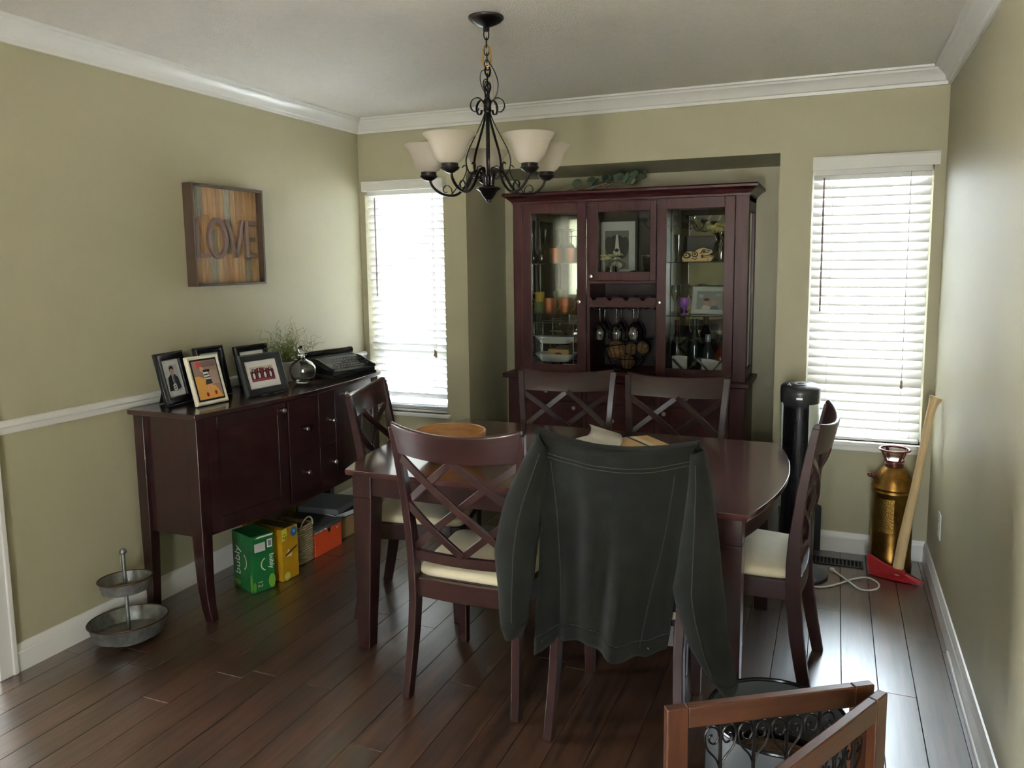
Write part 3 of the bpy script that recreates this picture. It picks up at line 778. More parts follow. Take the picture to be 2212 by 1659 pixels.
# cornice
cp_ = [(0, 1.893), (.004, 1.893), (.006, 1.906), (.012, 1.910), (.020, 1.918), (.036, 1.932), (.050, 1.938), (.052, 1.950), (.046, 1.958), (0, 1.958)]
m = MB(off=HO); rr = []
for o, z in cp_:
    rr.append([(UX0-o, HB, z), (UX0-o, HF-o, z), (UX1+o, HF-o, z), (UX1+o, HB, z)])
m.rings(rr); m.build('cornice', hutchx_m, ht, smooth=30, bevel=.001)
# stemware rack under the middle floor
m = MB(off=HO)
for xx in (-1.840, -1.775, -1.735, -1.668, -1.628, -1.562, -1.525, -1.468): m.box(xx-.004, xx+.004, HF+.06, HB-.06, 1.250, 1.262)
m.build('stemware_rack', iron_m, ht, smooth=0)

# ---------------- contents of the hutch (all things of their own)
def goblet(h, rb, rf):
    """stem glass standing on its foot, z up"""
    s_ = h*.42
    return [(rf, 0), (rf, .002), (.006, .007), (.0035, s_*.5), (.004, s_-.004), (rb*.45, s_+.012), (rb*.9, s_+.045), (rb, s_+.065), (rb*.93, h*.86), (rb*.80, h)]
def glass_thing(name, label, cat, prof, loc, flip=False, group=None, mat=ware_m, n=20):
    m = MB(); h = max(p[1] for p in prof)
    m.lathe([(r, (h-z) if flip else z) for r, z in prof], n=n)
    o = m.build(name, mat, None, smooth=60); o.location = loc; tag(o, label, cat, group); return o
first = None
for i, x in enumerate((-1.821, -1.715, -1.608)):
    for j, y in enumerate((.33, .44)):
        lab = ('left', 'middle', 'right')[i]+' upside-down wine glass in the '+('front', 'back')[j]+' row under the scalloped rail'
        if first is None:
            first = glass_thing('wine_glass', lab, 'wine glass', goblet(.195, .043, .034), (x, y, 1.052), True, 'wine glasses hanging in the hutch')
        else:
            c = first.copy(); COL.objects.link(c); c.location = (x, y, 1.052); c['label'] = lab
zs1 = 1.530
for x, y, lab in ((-2.205, .40, 'tall upside-down wine glass at the left of the top glass shelf'), (-2.125, .46, 'tall upside-down wine glass behind the first copper mug on the top shelf'), (-2.065, .47, 'tall upside-down wine glass between the two copper mugs on the top shelf')):
    glass_thing('wine_glass', lab, 'wine glass', goblet(.215, .042, .035), (x, y, zs1+.001), True, 'stemware on the top left shelf')
for x, lab in ((-2.036, 'narrow upside-down flute glass left of its twin behind the copper mug'), (-2.000, 'narrow upside-down flute glass nearest the door stile, top left shelf')):
    glass_thing('flute_glass', lab, 'flute glass', goblet(.170, .024, .024), (x, .42, zs1+.001), True, 'stemware on the top left shelf')
for x, lab in ((-2.245, 'short clear tumbler at the far left edge of the top shelf'), (-2.190, 'short clear tumbler before the pink reflecting wine glass, top shelf')):
    glass_thing('tumbler', lab, 'tumbler', [(.018, 0), (.026, .012), (.027, .05), (.016, .066), (.012, .075), (.010, .088)], (x, .30, zs1+.001), False, 'tumblers on the top left shelf')
def mug(name, label, mat, loc, rz, h=.092, r=.040, group=None, handle=True):
    t = thing(name, label, 'mug', loc, rz, group)
    m = MB(); m.lathe([(.001, 0), (r*.93, 0), (r, .006), (r*.96, h*.5), (r, h-.004), (r*.99, h), (r*.93, h-.002), (r*.90, .008), (.001, .006)], n=24); m.build('body', mat, t, smooth=50)
    if handle:
        m = MB(); m.tube([(r*.92, 0, h*.80), (r*1.35, 0, h*.88), (r*1.72, 0, h*.70), (r*1.70, 0, h*.40), (r*1.3, 0, h*.16), (r*.95, 0, h*.10)], .0042, 8); m.build('handle', mat, t)
    return t
G = 'copper mugs in the hutch'
mug('copper_mug', 'hammered copper mug in the middle of the top left shelf', copper_m, (-2.108, .33, zs1+.001), PI/2, group=G)
mug('copper_mug', 'hammered copper mug at the right end of the top left shelf', copper_m, (-2.005, .33, zs1+.001), PI/2, group=G)
zs2 = 1.219
mug('copper_mug', 'hammered copper mug on the second shelf with its handle turned right', copper_m, (-2.153, .33, zs2+.001), 0.1, group=G)
mug('copper_mug', 'hammered copper mug half hidden behind the door stile, second shelf', copper_m, (-2.055, .36, zs2+.001), -0.1, group=G)
mug('green_cup', 'green cup under the yellow cup on the second left shelf', flat((112, 128, 70)), (-2.235, .37, zs2+.001), PI, h=.064, r=.034)
mug('yellow_cup', 'yellow cup stacked on the green cup on the second left shelf', flat((206, 172, 62)), (-2.233, .37, zs2+.067), PI, h=.062, r=.031)
glass_thing('spirit_bottle', 'small clear bottle behind the second pair of copper mugs', 'bottle', [(.001, 0), (.024, 0), (.024, .085), (.009, .108), (.009, .128), (.012, .129), (.012, .143), (.001, .144)], (-2.005, .46, zs2+.001))
# serving dishes under a wire riser
rk = thing('plate_riser', 'chrome wire riser over the platters in the left cabinet', 'rack', (-2.12, .40, .872))
for x in (-2.265, -1.985):
    m = MB(off=Vector(rk.location)); m.tube([(x, .30, .871), (x, .30, 1.072), (x, .50, 1.072), (x, .50, .871)], .003, 6); m.build('leg', nickel_m, rk)
m = MB(off=Vector(rk.location))
for k in range(9): m.tube([(-2.265, .30+.025*k, 1.072), (-1.985, .30+.025*k, 1.072)], .0022, 5)
m.build('wire_shelf', nickel_m, rk)
rk2 = thing('serving_tray', 'clear tray with upright handles standing on the wire riser', 'tray', (-2.12, .40, 1.076))
m = MB(off=Vector(rk2.location)); m.box(-2.26, -1.99, .31, .49, 1.0765, 1.081); m.build('base', ware_m, rk2, smooth=0)
m = MB(off=Vector(rk2.location)); m.tube([(-2.255, .32, 1.08), (-2.255, .32, 1.155), (-1.992, .32, 1.155), (-1.992, .32, 1.08)], .003, 6); m.build('rail', nickel_m, rk2)
m = MB(off=Vector(rk2.location)); m.tube([(-2.255, .48, 1.08), (-2.255, .48, 1.155), (-1.992, .48, 1.155), (-1.992, .48, 1.08)], .003, 6); m.build('rail', nickel_m, rk2)
glass_thing('glass_bowl', 'small glass bowl on the clear tray in the left cabinet', 'bowl', [(.001, 0), (.03, 0), (.055, .03), (.062, .06), (.058, .06), (.05, .03), (.001, .006)], (-2.05, .40, 1.082))
china_m = flat((232, 230, 220), .25)
def platter(label, loc, l, wdt, h):
    m = MB(); rr = []
    for s_, z in ((.70, 0), (.74, .004), (1.0, h), (1.0, h+.006), (.95, h+.004), (.68, .010)):
        rr.append([(l*s_*math.copysign(abs(math.cos(a))**.5, math.cos(a)), wdt*s_*math.copysign(abs(math.sin(a))**.5, math.sin(a)), z) for a in [2*PI*k/32 for k in range(32)]])
    m.rings(rr); o = m.build('serving_platter', china_m, None, smooth=50); o.location = loc; return tag(o, label, 'platter', 'white serving platters in the left cabinet')
platter('white deep serving platter just under the wire riser shelf', (-2.125, .38, 1.022), .130, .085, .040)
platter('white wide serving platter lowest in the left cabinet', (-2.125, .38, .906), .130, .085, .045)
m = MB(); m.lathe([(.001, 0), (.036, 0), (.034, .032), (.001, .032)], n=20); o = m.build('dish_stand', ware_m, None); o.location = (-2.115, .36, .872); tag(o, 'clear glass stand under the lowest white platter', 'stand')
bx = thing('kraft_box', 'small tan cardboard box lying in the lowest white platter', 'box', (-2.095, .36, .9165))
m = MB(); m.box(-.07, .07, -.03, .03, 0, .068); m.build('carton', flat((206, 164, 104)), bx, smooth=0, bevel=.001)
m = MB(); m.lathe([(.001, 0), (.024, 0), (.001, .0006)], n=16); m.T = Matrix.Identity(4); o = m.build('stamp', flat((120, 70, 46)), bx); o.rotation_euler = (PI/2, 0, 0); o.location = (0, -.0302, .036); o.scale = (1, .6, 1)
m = MB(); m.box(-.05, .05, -.003, .003, 0, .032); o = m.build('wooden_word_block', flat((228, 226, 220)), None, smooth=0, bevel=.001); o.location = (-1.995, .275, .8705); tag(o, 'small white block with black script at the foot of the left cabinet', 'sign')
lettering('ve', .036, flat((20, 20, 22)), o, at((-.010, -.0034, .014), rx=PI/2))
m = MB(); m.lathe([(.001, .002), (.022, .002), (.035, .05), (.036, .075), (.026, .11), (.013, .125), (.013, .138), (.001, .139)], n=18)
# middle cabinet behind glass: dog picture, flowers, dishes
def polyprint(parent, polys, y0, name='print', sc=1.0):
    """flat printed picture: layers of thin coloured shapes facing -y (local x,z)"""
    mats = []; m = MB(); lay = 0
    for col, pts in polys:
        mt = flat(col)
        if mt not in mats: mats.append(mt)
        m.mi = mats.index(mt); m.poly([(x*sc, y0-.00025*lay, z*sc) for x, z in pts]); lay += 1
    return m.build(name, mats, parent, smooth=0, fix=False)
def ell(cx, cz, rx, rz, n=18, a=0):
    return [(cx+rx*math.cos(t)*math.cos(a)-rz*math.sin(t)*math.sin(a), cz+rx*math.cos(t)*math.sin(a)+rz*math.sin(t)*math.cos(a)) for t in [2*PI*k/n for k in range(n)]]
def rectp(x0, x1, z0, z1): return [(x0, z0), (x1, z0), (x1, z1), (x0, z1)]
df = thing('dog_picture', 'framed black and white dog portrait behind the glass of the centre cabinet', 'picture', (-1.752, .47, 1.4235)); df.scale = (1.24, 1, 1.24)
m = MB()
for q in ((-.105, -.095, 0, .30), (.095, .105, 0, .30), (-.095, .095, 0, .010), (-.095, .095, .290, .300)): m.box(q[0], q[1], -.008, .010, q[2], q[3])
m.build('frame', black_m, df, smooth=0)
m = MB(); m.box(-.095, .095, -.001, .006, .010, .290); m.build('mat_board', flat((206, 204, 198)), df, smooth=0)
K = (30, 29, 33)
polyprint(df, [((112, 110, 106), rectp(-.062, .062, .052, .245)), ((54, 52, 55), ell(0, .075, .05, .022)), ((190, 186, 180), ell(-.002, .072, .030, .020)), (K, ell(-.036, .165, .024, .052, a=.15)), (K, ell(.038, .160, .024, .055, a=-.15)), (K, ell(0, .175, .044, .050)),
              ((60, 52, 48), ell(0, .125, .028, .026)), ((212, 208, 202), [(-.004, .225), (.006, .225), (.012, .165), (.016, .140), (-.016, .140), (-.008, .165)]), ((206, 202, 196), ell(0, .135, .019, .020)), ((14, 14, 16), ell(0, .148, .011, .009)), ((28, 26, 28), ell(0, .121, .004, .008)), ((14, 14, 16), ell(-.020, .176, .005, .004)), ((14, 14, 16), ell(.022, .176, .005, .004))], -.002)
fl = thing('white_flowers', 'cream artificial flowers in a low vase before the dog picture', 'flowers', (-1.755, .35, 1.4235))
m = MB(); m.lathe([(.001, 0), (.030, 0), (.040, .05), (.034, .085), (.030, .085), (.034, .05), (.001, .006)], n=16); m.build('vase', ware_m, fl, smooth=50)
rn = random.Random(5)
for k in range(8):
    a = rn.random()*6.28; r_ = .015+.035*rn.random(); c = (r_*math.cos(a)*1.4, r_*math.sin(a)*.6, .125+.03*rn.random())
    m = MB()
    for p in range(6):
        b = p*PI/3+a; m.T = at((c[0]+.014*math.cos(b), c[1]+.010*math.sin(b), c[2]), rx=.5*math.sin(b), ry=.6*math.cos(b))
        m.lathe([(.001, -.003), (.012, 0), (.015, .004), (.001, .004)], n=8)
    m.build('blossom', flat((226, 214, 168)), fl, smooth=60)
    m = MB(); m.tube([(0, 0, .01), (c[0]*.5, c[1]*.5, .07), (c[0], c[1], c[2]-.004)], .0016, 5); m.build('stem', flat((86, 100, 62)), fl)
glass_thing('sauce_boat', 'white china dish at the lower left of the centre cabinet', 'dish', [(.001, 0), (.03, 0), (.048, .015), (.052, .03), (.048, .03), (.001, .006)], (-1.790, .285, 1.4235), mat=china_m)
glass_thing('cut_glass_vase', 'clear cut glass vase at the right of the centre cabinet', 'vase', [(.001, 0), (.03, 0), (.026, .03), (.042, .09), (.048, .15), (.044, .15), (.036, .09), (.001, .01)], (-1.530, .40, 1.4235))
m = MB(); m.lathe([(.001, 0), (.052, 0), (.056, .02), (.045, .045), (.020, .058), (.001, .06)], n=20); o = m.build('covered_dish', plas_m, None, smooth=60); o.location = (-1.600, .32, 1.4235); tag(o, 'dark lidded dish on the floor of the centre cabinet', 'dish')
# wire basket with twig balls and pine cones
bk = thing('wire_basket', 'oval wire basket in the open bay of the hutch', 'basket', (-1.668, .38, .8705))
m = MB()
def brim(t, z, a, b): return (a*math.cos(t), b*math.sin(t), z)
m.tube([brim(2*PI*k/40, .165+.03*math.cos(2*PI*k/40), .165, .095) for k in range(40)], .003, 6, loop=True); m.build('rim', iron_m, bk)
m = MB()
m.tube([brim(2*PI*k/30, .003, .075, .055) for k in range(30)], .0025, 5, loop=True)
for k in range(26):
    t = 2*PI*k/26; m.tube([brim(t, .003, .075, .055), brim(t, .06, .11, .075), brim(t, .12, .145, .088), brim(t, .165+.03*math.cos(t), .165, .095)], .0013, 4)
m.tube([brim(2*PI*k/30, .07, .117, .077) for k in range(30)], .0014, 4, loop=True)
m.build('wires', iron_m, bk)
twig_m = flat((132, 98, 64), .8)
rn = random.Random(11)
def twigball(label, loc, r):
    m = MB()
    for k in range(14):
        ax = Vector((rn.gauss(0, 1), rn.gauss(0, 1), rn.gauss(0, 1))).normalized(); u_ = ax.orthogonal().normalized(); v_ = ax.cross(u_)
        m.tube([r*(.92+.1*rn.random())*(math.cos(a)*u_+math.sin(a)*v_)+ax*r*.15*math.sin(3*a) for a in [2*PI*i/20 for i in range(20)]], r*.05, 4, loop=True)
    m.sphere((0, 0, 0), r*.86, 12)
    o = m.build('twig_ball', twig_m, None, smooth=60); o.location = loc; return tag(o, label, 'ball', 'balls in the wire basket')
twigball('large woven twig ball at the left of the wire basket', (-1.722, .37, .985), .060)
twigball('woven twig ball low in the middle of the wire basket', (-1.655, .37, .918), .043)
for x, z, lab in ((-1.628, 1.000, 'brown pine cone left of another on top of the wire basket'), (-1.556, 1.010, 'brown pine cone at the right rim of the wire basket')):
    m = MB(); pr = []
    for k in range(13): pr.append((.034*math.sin(PI*(k+.3)/13)*(1.12 if k % 2 else .86)+.002, -.045+.09*k/12))
    m.lathe(pr, n=14, cap=True); o = m.build('pine_cone', flat((104, 80, 56), .8), None, smooth=20); o.location = (x, .36, z); o.rotation_euler = (1.2, .2, .6); tag(o, lab, 'pine cone', 'pine cones in the wire basket')
# right cabinet: carved mask, tray, bagged vase, flowers, frame, purple glass, bottles, papers
mk = thing('carved_mask', 'small carved wooden animal mask with black painted eyes on the top right shelf', 'carving', (-1.22, .30, zs1+.001))
cw = flat((222, 184, 122))
m = MB(); m.prism([(-.085, 0), (.070, 0), (.085, .018), (.088, .034), (.060, .040), (.082, .052), (.074, .068), (.030, .080), (.000, .072), (-.020, .058), (-.055, .060), (-.082, .050), (-.092, .020)], -.020, .020, 'xzy'); m.build('body', cw, mk, smooth=0, bevel=.004)
polyprint(mk, [((26, 22, 22), ell(-.062, .036, .024, .018)), ((222, 184, 122), ell(-.064, .036, .014, .010)), ((26, 22, 22), ell(-.066, .037, .006, .005)), ((26, 22, 22), ell(-.016, .042, .019, .017)), ((222, 184, 122), ell(-.016, .043, .013, .011)), ((26, 22, 22), ell(-.016, .044, .007, .006)),
              ((26, 22, 22), [(.012, .046), (.030, .072), (.076, .062), (.060, .050)]), ((222, 184, 122), [(.022, .052), (.032, .067), (.066, .060), (.056, .054)]), ((26, 22, 22), ell(.036, .059, .011, .006)), ((26, 22, 22), [(.020, .020), (.086, .026), (.084, .038), (.030, .034), (.034, .040), (.020, .040)]), ((222, 184, 122), [(.032, .024), (.080, .029), (.080, .034), (.034, .029)]), ((26, 22, 22), ell(.060, .010, .005, .007)), ((222, 184, 122), ell(.060, .010, .003, .005)), ((26, 22, 22), [(-.036, .018), (-.012, .010), (0, .022), (-.004, .024), (-.014, .015), (-.032, .022)])], -.0215)
glass_thing('bagged_vase', 'clear plastic wrapped vase at the right of the top right shelf', 'vase', [(.001, 0), (.050, 0), (.058, .05), (.046, .10), (.024, .125), (.040, .155), (.055, .165)], (-1.105, .42, zs1+.001), n=9)
fw = thing('dried_flowers', 'dried cream flowers above the plastic wrapped vase', 'flowers', (-1.115, .47, zs1+.13))
for k in range(8):
    a = rn.random()*6.28; c = (.05*math.cos(a)-.01, .02*math.sin(a), .055+.03*rn.random()); m = MB()
    for p in range(5):
        b = p*1.256+a; m.T = at((c[0]+.014*math.cos(b), c[1]+.01*math.sin(b), c[2]+.006*math.sin(2*b)), rx=.7*math.sin(b), ry=.7*math.cos(b)); m.lathe([(.001, -.003), (.013, .001), (.016, .006), (.001, .005)], n=7)
    m.T = Matrix.Identity(4); m.tube([(0, 0, -.06), (c[0], c[1], c[2])], .0015, 4)
    m.build('blossom', flat((196, 178, 112)), fw, smooth=60)
m = MB(); m.box(-.085, .085, -.012, .012, 0, .155); o = m.build('folded_album', plas_m, None, smooth=0, bevel=.004); o.location = (-1.235, .50, zs1+.001); tag(o, 'grey album standing behind the carved mask', 'album')
glass_thing('tall_glass', 'tall clear pilsner glass at the left of the top right shelf', 'glass', [(.001, 0), (.026, 0), (.020, .02), (.026, .12), (.030, .16), (.027, .16), (.001, .03)], (-1.352, .40, zs1+.001))
sf = thing('silver_frame', 'silver photo frame leaning on the second right shelf', 'photo frame', (-1.160, .36, zs2+.001), math.radians(-6))
def frame_mesh(m, w_, h_, b, d, y0=0):
    """picture frame border: outer w_ x h_, border b, depth d, front at y=-d"""
    P = []
    for k, (ins, yy) in enumerate(((0, y0), (0, y0-d*.7), (b*.25, y0-d), (b*.55, y0-d*.82), (b*.9, y0-d*.75), (b, y0-d*.3), (b, y0))):
        P.append([(-w_/2+ins, yy, ins), (w_/2-ins, yy, ins), (w_/2-ins, yy, h_-ins), (-w_/2+ins, yy, h_-ins)])
    m.rings(P, loop=True)
m = MB(); frame_mesh(m, .215, .165, .030, .014); o = m.build('frame', flat((188, 190, 188), .3), sf, smooth=30); o.rotation_euler = (-.20, 0, 0)
pr_ = polyprint(sf, [((146, 148, 142), rectp(-.079, .079, .029, .136)), ((196, 146, 122), ell(-.020, .070, .016, .020)), ((196, 146, 122), ell(.022, .066, .015, .019)), ((70, 62, 58), ell(-.020, .088, .018, .010)), ((204, 204, 200), [(-.05, .03), (-.038, .055), (.0, .05), (.004, .03)]), ((96, 110, 124), [(.004, .03), (.012, .05), (.044, .052), (.056, .03)]), ((176, 184, 188), ell(-.055, .110, .016, .012)), ((150, 170, 160), ell(.050, .115, .018, .010))], -.004); pr_.rotation_euler = (-.20, 0, 0)
glass_thing('purple_goblet', 'small purple glass goblet beside the silver photo frame', 'goblet', [(.001, 0), (.024, 0), (.004, .012), (.004, .03), (.022, .045), (.030, .07), (.026, .10), (.023, .10), (.001, .04)], (-1.300, .32, zs2+.001), mat=flat((164, 96, 200), .2))
for x, lab in ((-1.370, 'clear hurricane glass at the left of the second right shelf'), (-1.262, 'clear stem glass between purple goblet and silver frame')):
    glass_thing('hurricane_glass', lab, 'glass', goblet(.17, .034, .03), (x, .42, zs2+.001), False, 'clear glasses on the second right shelf')
def bottle(label, loc, h, r, mat, cap, name='wine_bottle'):
    t = thing(name, label, 'bottle', loc, 0, 'bottles in the right cabinet')
    m = MB(); m.lathe([(.001, 0), (r, 0), (r, h*.50), (r*.9, h*.58), (r*.42, h*.74), (r*.36, h*.84), (r*.36, h*.86)], n=20); m.build('body', mat, t, smooth=50)
    m = MB(); m.lathe([(r*.38, h*.80), (r*.42, h*.84), (r*.44, h*.985), (r*.40, h), (.001, h)], n=16); m.build('cap', cap, t, smooth=40)
    return t
bottle('dark champagne bottle with black foil neck in the right cabinet', (-1.242, .36, .8705), .325, .045, pbr('dark_green_bottle', (22, 30, 26), 0.12), black_m, 'champagne_bottle')
bottle('tall dark wine bottle at the left side of the right cabinet', (-1.355, .40, .8705), .31, .036, pbr('black_bottle_glass', (16, 16, 20), 0.12), flat((90, 22, 28)))
bottle('amber liqueur bottle at the right side of the right cabinet', (-1.095, .40, .8705), .19, .042, pbr('amber_bottle', (120, 58, 26), 0.12), flat((30, 28, 28)), 'liqueur_bottle')
bottle('clear grey spirit bottle behind the champagne bottle', (-1.180, .47, .8705), .22, .040, pbr('smoky_bottle', (70, 72, 74), 0.12), silver_m, 'spirit_bottle')
xr = thing('diamond_wine_rack', 'dark wooden diamond rack on the floor of the right cabinet', 'wine rack', (-1.225, .30, .8705))
for k, (xa, xb) in enumerate(((-.135, -.06), (-.06, .015), (.015, .09), (.09, .15))):
    za, zb = (.085, .008) if k % 2 == 0 else (.008, .085)
    m = MB(); m.sweep([(xa, -.012, za), (xb, -.012, zb)], .010, .012, up=(0, 1, 0)); m.build('crosspiece', hutchin_m, xr, smooth=0)
m = MB(); m.grid(lambda u, v: (-.15+.30*u, .06-.012*v, .002+.095*v*(1-.35*u**3)+.004*math.sin(u*9)), 12, 4); o = m.build('rolled_poster', paper_m, None, solid=.002, smooth=60); o.location = (-1.225, .30, .8705); tag(o, 'bluish white sheet of paper behind the diamond wine rack', 'paper')
# eucalyptus spray on top of the cornice
eu = thing('eucalyptus_spray', 'artificial eucalyptus spray lying on top of the hutch', 'greenery', (-1.76, .33, 1.962))
leaf_m = pbr('eucalyptus_leaf', (92, 106, 84), 0.6, var=.3, vscale=30, rand=.25)
m = MB(); rr = []
m.rings([[(.5*wd*s_, t, .006*math.sin(PI*t/.06)) for s_ in (-1, 1)] for t, wd in ((0, .004), (.012, .034), (.026, .050), (.042, .046), (.054, .026), (.062, .006))], closed=False, cap=False)
lm = m.mesh('leaf', leaf_m, 60, fix=False)
rn = random.Random(21)
stems = [((-.26, -.06, .004), (-.05, -.03, .05), (.16, .02, .070)), ((-.20, -.05, .004), (.02, -.06, .05), (.20, -.05, .05)), ((-.10, -.04, .01), (.06, .00, .060), (.19, .02, .085)), ((-.02, -.03, .02), (.08, -.08, .04), (.16, -.10, .02))]
for si, st in enumerate(stems):
    path = smooth_path(st, 8)
    m = MB(); m.tube(path, .0025, 5); m.build('stem', flat((92, 74, 58), .8), eu)
    for k in range(3+si, len(path), 3):
        for sgn in (-1, 1):
            M_ = Matrix.Translation(path[k]) @ Matrix.Rotation(rn.uniform(-.5, .5)+sgn*1.1-PI/2+.3, 4, 'Z') @ Matrix.Rotation(rn.uniform(.2, 1.3), 4, 'X') @ Matrix.Rotation(rn.uniform(-.8, .8), 4, 'Y') @ Matrix.Scale(rn.uniform(.8, 1.3), 4)
            inst('leaf', lm, eu, M_)

# ================================================================== ON THE SIDEBOARD
def photo_frame(label, loc, deg, w_, h_, b, d, fmat, mat_in, polys, lean=14, matb=.0, name='photo_frame', box=0):
    loc = (loc[0], loc[1], loc[2]+(box+.003)*math.sin(math.radians(lean)))
    t = thing(name, label, 'photo frame', loc, math.radians(deg), 'photo frames on the sideboard')
    R = Matrix.Rotation(-math.radians(lean), 4, 'X')
    m = MB(); frame_mesh(m, w_, h_, b, d, box); o = m.build('frame', fmat, t, smooth=25, bevel=.001); o.matrix_local = R
    m = MB(); m.box(-w_/2+.002, w_/2-.002, box*.6, box+.003, .002, h_-.002); o = m.build('backing', black_m, t, smooth=0); o.matrix_local = R
    y0 = (box*.6 if box else -.002)
    if mat_in is not None:
        m = MB(); m.poly([(-w_/2+b*.9, y0-.001, b*.9), (w_/2-b*.9, y0-.001, b*.9), (w_/2-b*.9, y0-.001, h_-b*.9), (-w_/2+b*.9, y0-.001, h_-b*.9)])
        o = m.build('mat_board', mat_in, t, smooth=0, fix=False); o.matrix_local = R
    o = polyprint(t, polys, y0-.0014); o.matrix_local = R
    # easel strut behind
    sl = math.radians(lean); zt = h_*.72
    m = MB(); m.prism([(-w_*.16, 0), (w_*.16, 0), (w_*.09, zt), (-w_*.09, zt)], -.002, .002, 'xzy')
    o = m.build('easel_leg', black_m, t, smooth=0); yb = zt*math.sin(sl)*2.1+box
    o.matrix_local = Matrix.Translation((0, yb, .002)) @ Matrix.Rotation(math.atan2(yb-zt*math.sin(sl), zt), 4, 'X')
    return t
matw = flat((226, 224, 220))
FZ = SBZ+.001
skin = (198, 150, 122)
photo_frame('black photo frame with a dark-suited boy, leftmost on the sideboard', (-3.195, -1.685, FZ), 99, .186, .235, .036, .018, blackg_m, matw,
  [((202, 202, 202), rectp(-.044, .044, .058, .178)), ((38, 38, 46), [(-.040, .062), (-.034, .120), (-.012, .136), (.014, .134), (.032, .118), (.040, .070), (.012, .060)]), ((210, 208, 205), [(-.008, .134), (.006, .134), (.004, .088), (-.004, .088)]), ((30, 30, 36), [(-.003, .130), (.003, .130), (.002, .094), (-.003, .094)]), (skin, ell(-.001, .148, .012, .016)), ((36, 28, 26), [(-.015, .146), (-.015, .166), (0, .176), (.014, .166), (.013, .152), (.004, .160), (-.010, .160)]), ((224, 222, 216), [(-.012, .062), (.012, .062), (.008, .090), (-.014, .088)]), ((36, 36, 40), [(-.008, .068), (.006, .070), (.004, .074), (-.009, .072)]), ((36, 36, 40), [(-.009, .078), (.005, .080), (.003, .084), (-.010, .082)])], lean=13)
photo_frame('cream shadow-box photo frame with a basketball player, front left on the sideboard', (-3.010, -1.652, FZ), 86, .178, .222, .024, .016, flat((232, 224, 204), .4), None,
  [((148, 122, 110), rectp(-.066, .066, .024, .198)), ((206, 148, 70), [(-.066, .024), (.066, .024), (.030, .090), (-.040, .130), (-.066, .130)]), ((116, 92, 86), rectp(-.020, .060, .168, .194)), ((168, 140, 124), rectp(.020, .062, .085, .150)), ((120, 98, 88), [(.020, .083), (.062, .083), (.062, .086), (.020, .086)]), (skin, [(-.036, .176), (-.028, .180), (.000, .150), (-.008, .146)]), (skin, [(-.014, .060), (-.004, .062), (.002, .092), (-.010, .092)]), (skin, [(.012, .062), (.022, .066), (.016, .092), (.006, .092)]), ((52, 56, 52), [(-.016, .088), (.022, .090), (.018, .112), (-.012, .112)]), ((206, 202, 196), [(-.014, .112), (.018, .112), (.008, .146), (-.018, .148)]), ((50, 48, 48), [(-.013, .118), (.016, .119), (.014, .124), (-.014, .123)]), ((50, 48, 48), [(-.015, .130), (.012, .132), (.010, .137), (-.016, .135)]), (skin, ell(-.022, .158, .010, .012)), ((196, 64, 60), ell(-.034, .182, .014, .013)), ((150, 40, 34), ell(-.020, .044, .006, .010)), ((150, 40, 34), ell(.026, .048, .006, .010))], lean=16, box=.032)
photo_frame('tall black photo frame with a blue winter picture, behind the cream frame', (-3.180, -1.472, FZ), 88, .178, .238, .032, .018, blackg_m, None,
  [((164, 184, 192), rectp(-.060, .060, .030, .208)), ((116, 146, 160), ell(.030, .150, .030, .046)), ((190, 202, 206), ell(-.036, .170, .022, .030)), ((52, 64, 92), [(-.010, .032), (.055, .032), (.050, .090), (.020, .110), (-.004, .090)]), ((140, 162, 172), [(-.02, .095), (.04, .095), (.03, .150), (-.006, .152)]), ((168, 140, 118), ell(.004, .168, .012, .015)), ((48, 46, 46), [(-.010, .168), (-.008, .184), (.006, .190), (.018, .182), (.018, .170), (.004, .178)])], lean=12)
photo_frame('landscape black photo frame with four spotted dogs on a red sofa, front centre of sideboard', (-2.985, -1.348, FZ), 83.5, .262, .200, .034, .018, pbr('charcoal_frame', (44, 46, 48), .35), matw,
  [((206, 190, 176), rectp(-.072, .072, .066, .138)), ((122, 40, 52), [(-.072, .066), (.072, .066), (.072, .116), (.050, .126), (.020, .124), (0, .132), (-.030, .130), (-.052, .120), (-.072, .116)]), ((150, 70, 80), rectp(-.072, .072, .066, .078))]
  + [q for cx in (-.052, -.020, .014, .048) for q in (((42, 34, 40), ell(cx, .098, .013, .022)), ((226, 220, 214), ell(cx-.002, .094, .007, .015)), ((42, 34, 40), ell(cx, .122, .008, .008)), ((230, 224, 220), ell(cx, .121, .003, .007)))], lean=17)
photo_frame('small black photo frame with a green landscape, half hidden behind the dog picture', (-3.195, -1.175, FZ), 86, .225, .215, .032, .018, blackg_m, matw,
  [((60, 76, 58), rectp(-.062, .062, .060, .150)), ((104, 116, 92), ell(.01, .13, .03, .014)), ((86, 92, 84), ell(-.03, .12, .018, .02))], lean=12)
# decanter
dc = thing('glass_decanter', 'round clear glass decanter with a ball stopper on the sideboard', 'decanter', (-3.040, -1.005, FZ), math.radians(25))
m = MB(); n = 14
prof = [(.001, 0), (.030, .0), (.040, .006), (.060, .028), (.070, .060), (.066, .088), (.050, .110), (.026, .124), (.015, .130), (.013, .142), (.024, .148), (.024, .151), (.010, .150), (.010, .128), (.024, .116), (.046, .104), (.060, .086), (.063, .060), (.054, .032), (.036, .016), (.001, .014)]
glassr = bpy.data.materials.new('clear_crystal'); glassr.use_nodes = True
gb = glassr.node_tree.nodes['Principled BSDF']; gb.inputs['Transmission Weight'].default_value = 1; gb.inputs['Roughness'].default_value = 0.01; gb.inputs['IOR'].default_value = 1.45; gb.inputs['Base Color'].default_value = (.97, .98, .98, 1)
m.lathe(prof, n=32, sy=.72); m.build('body', glassr, dc, smooth=60)
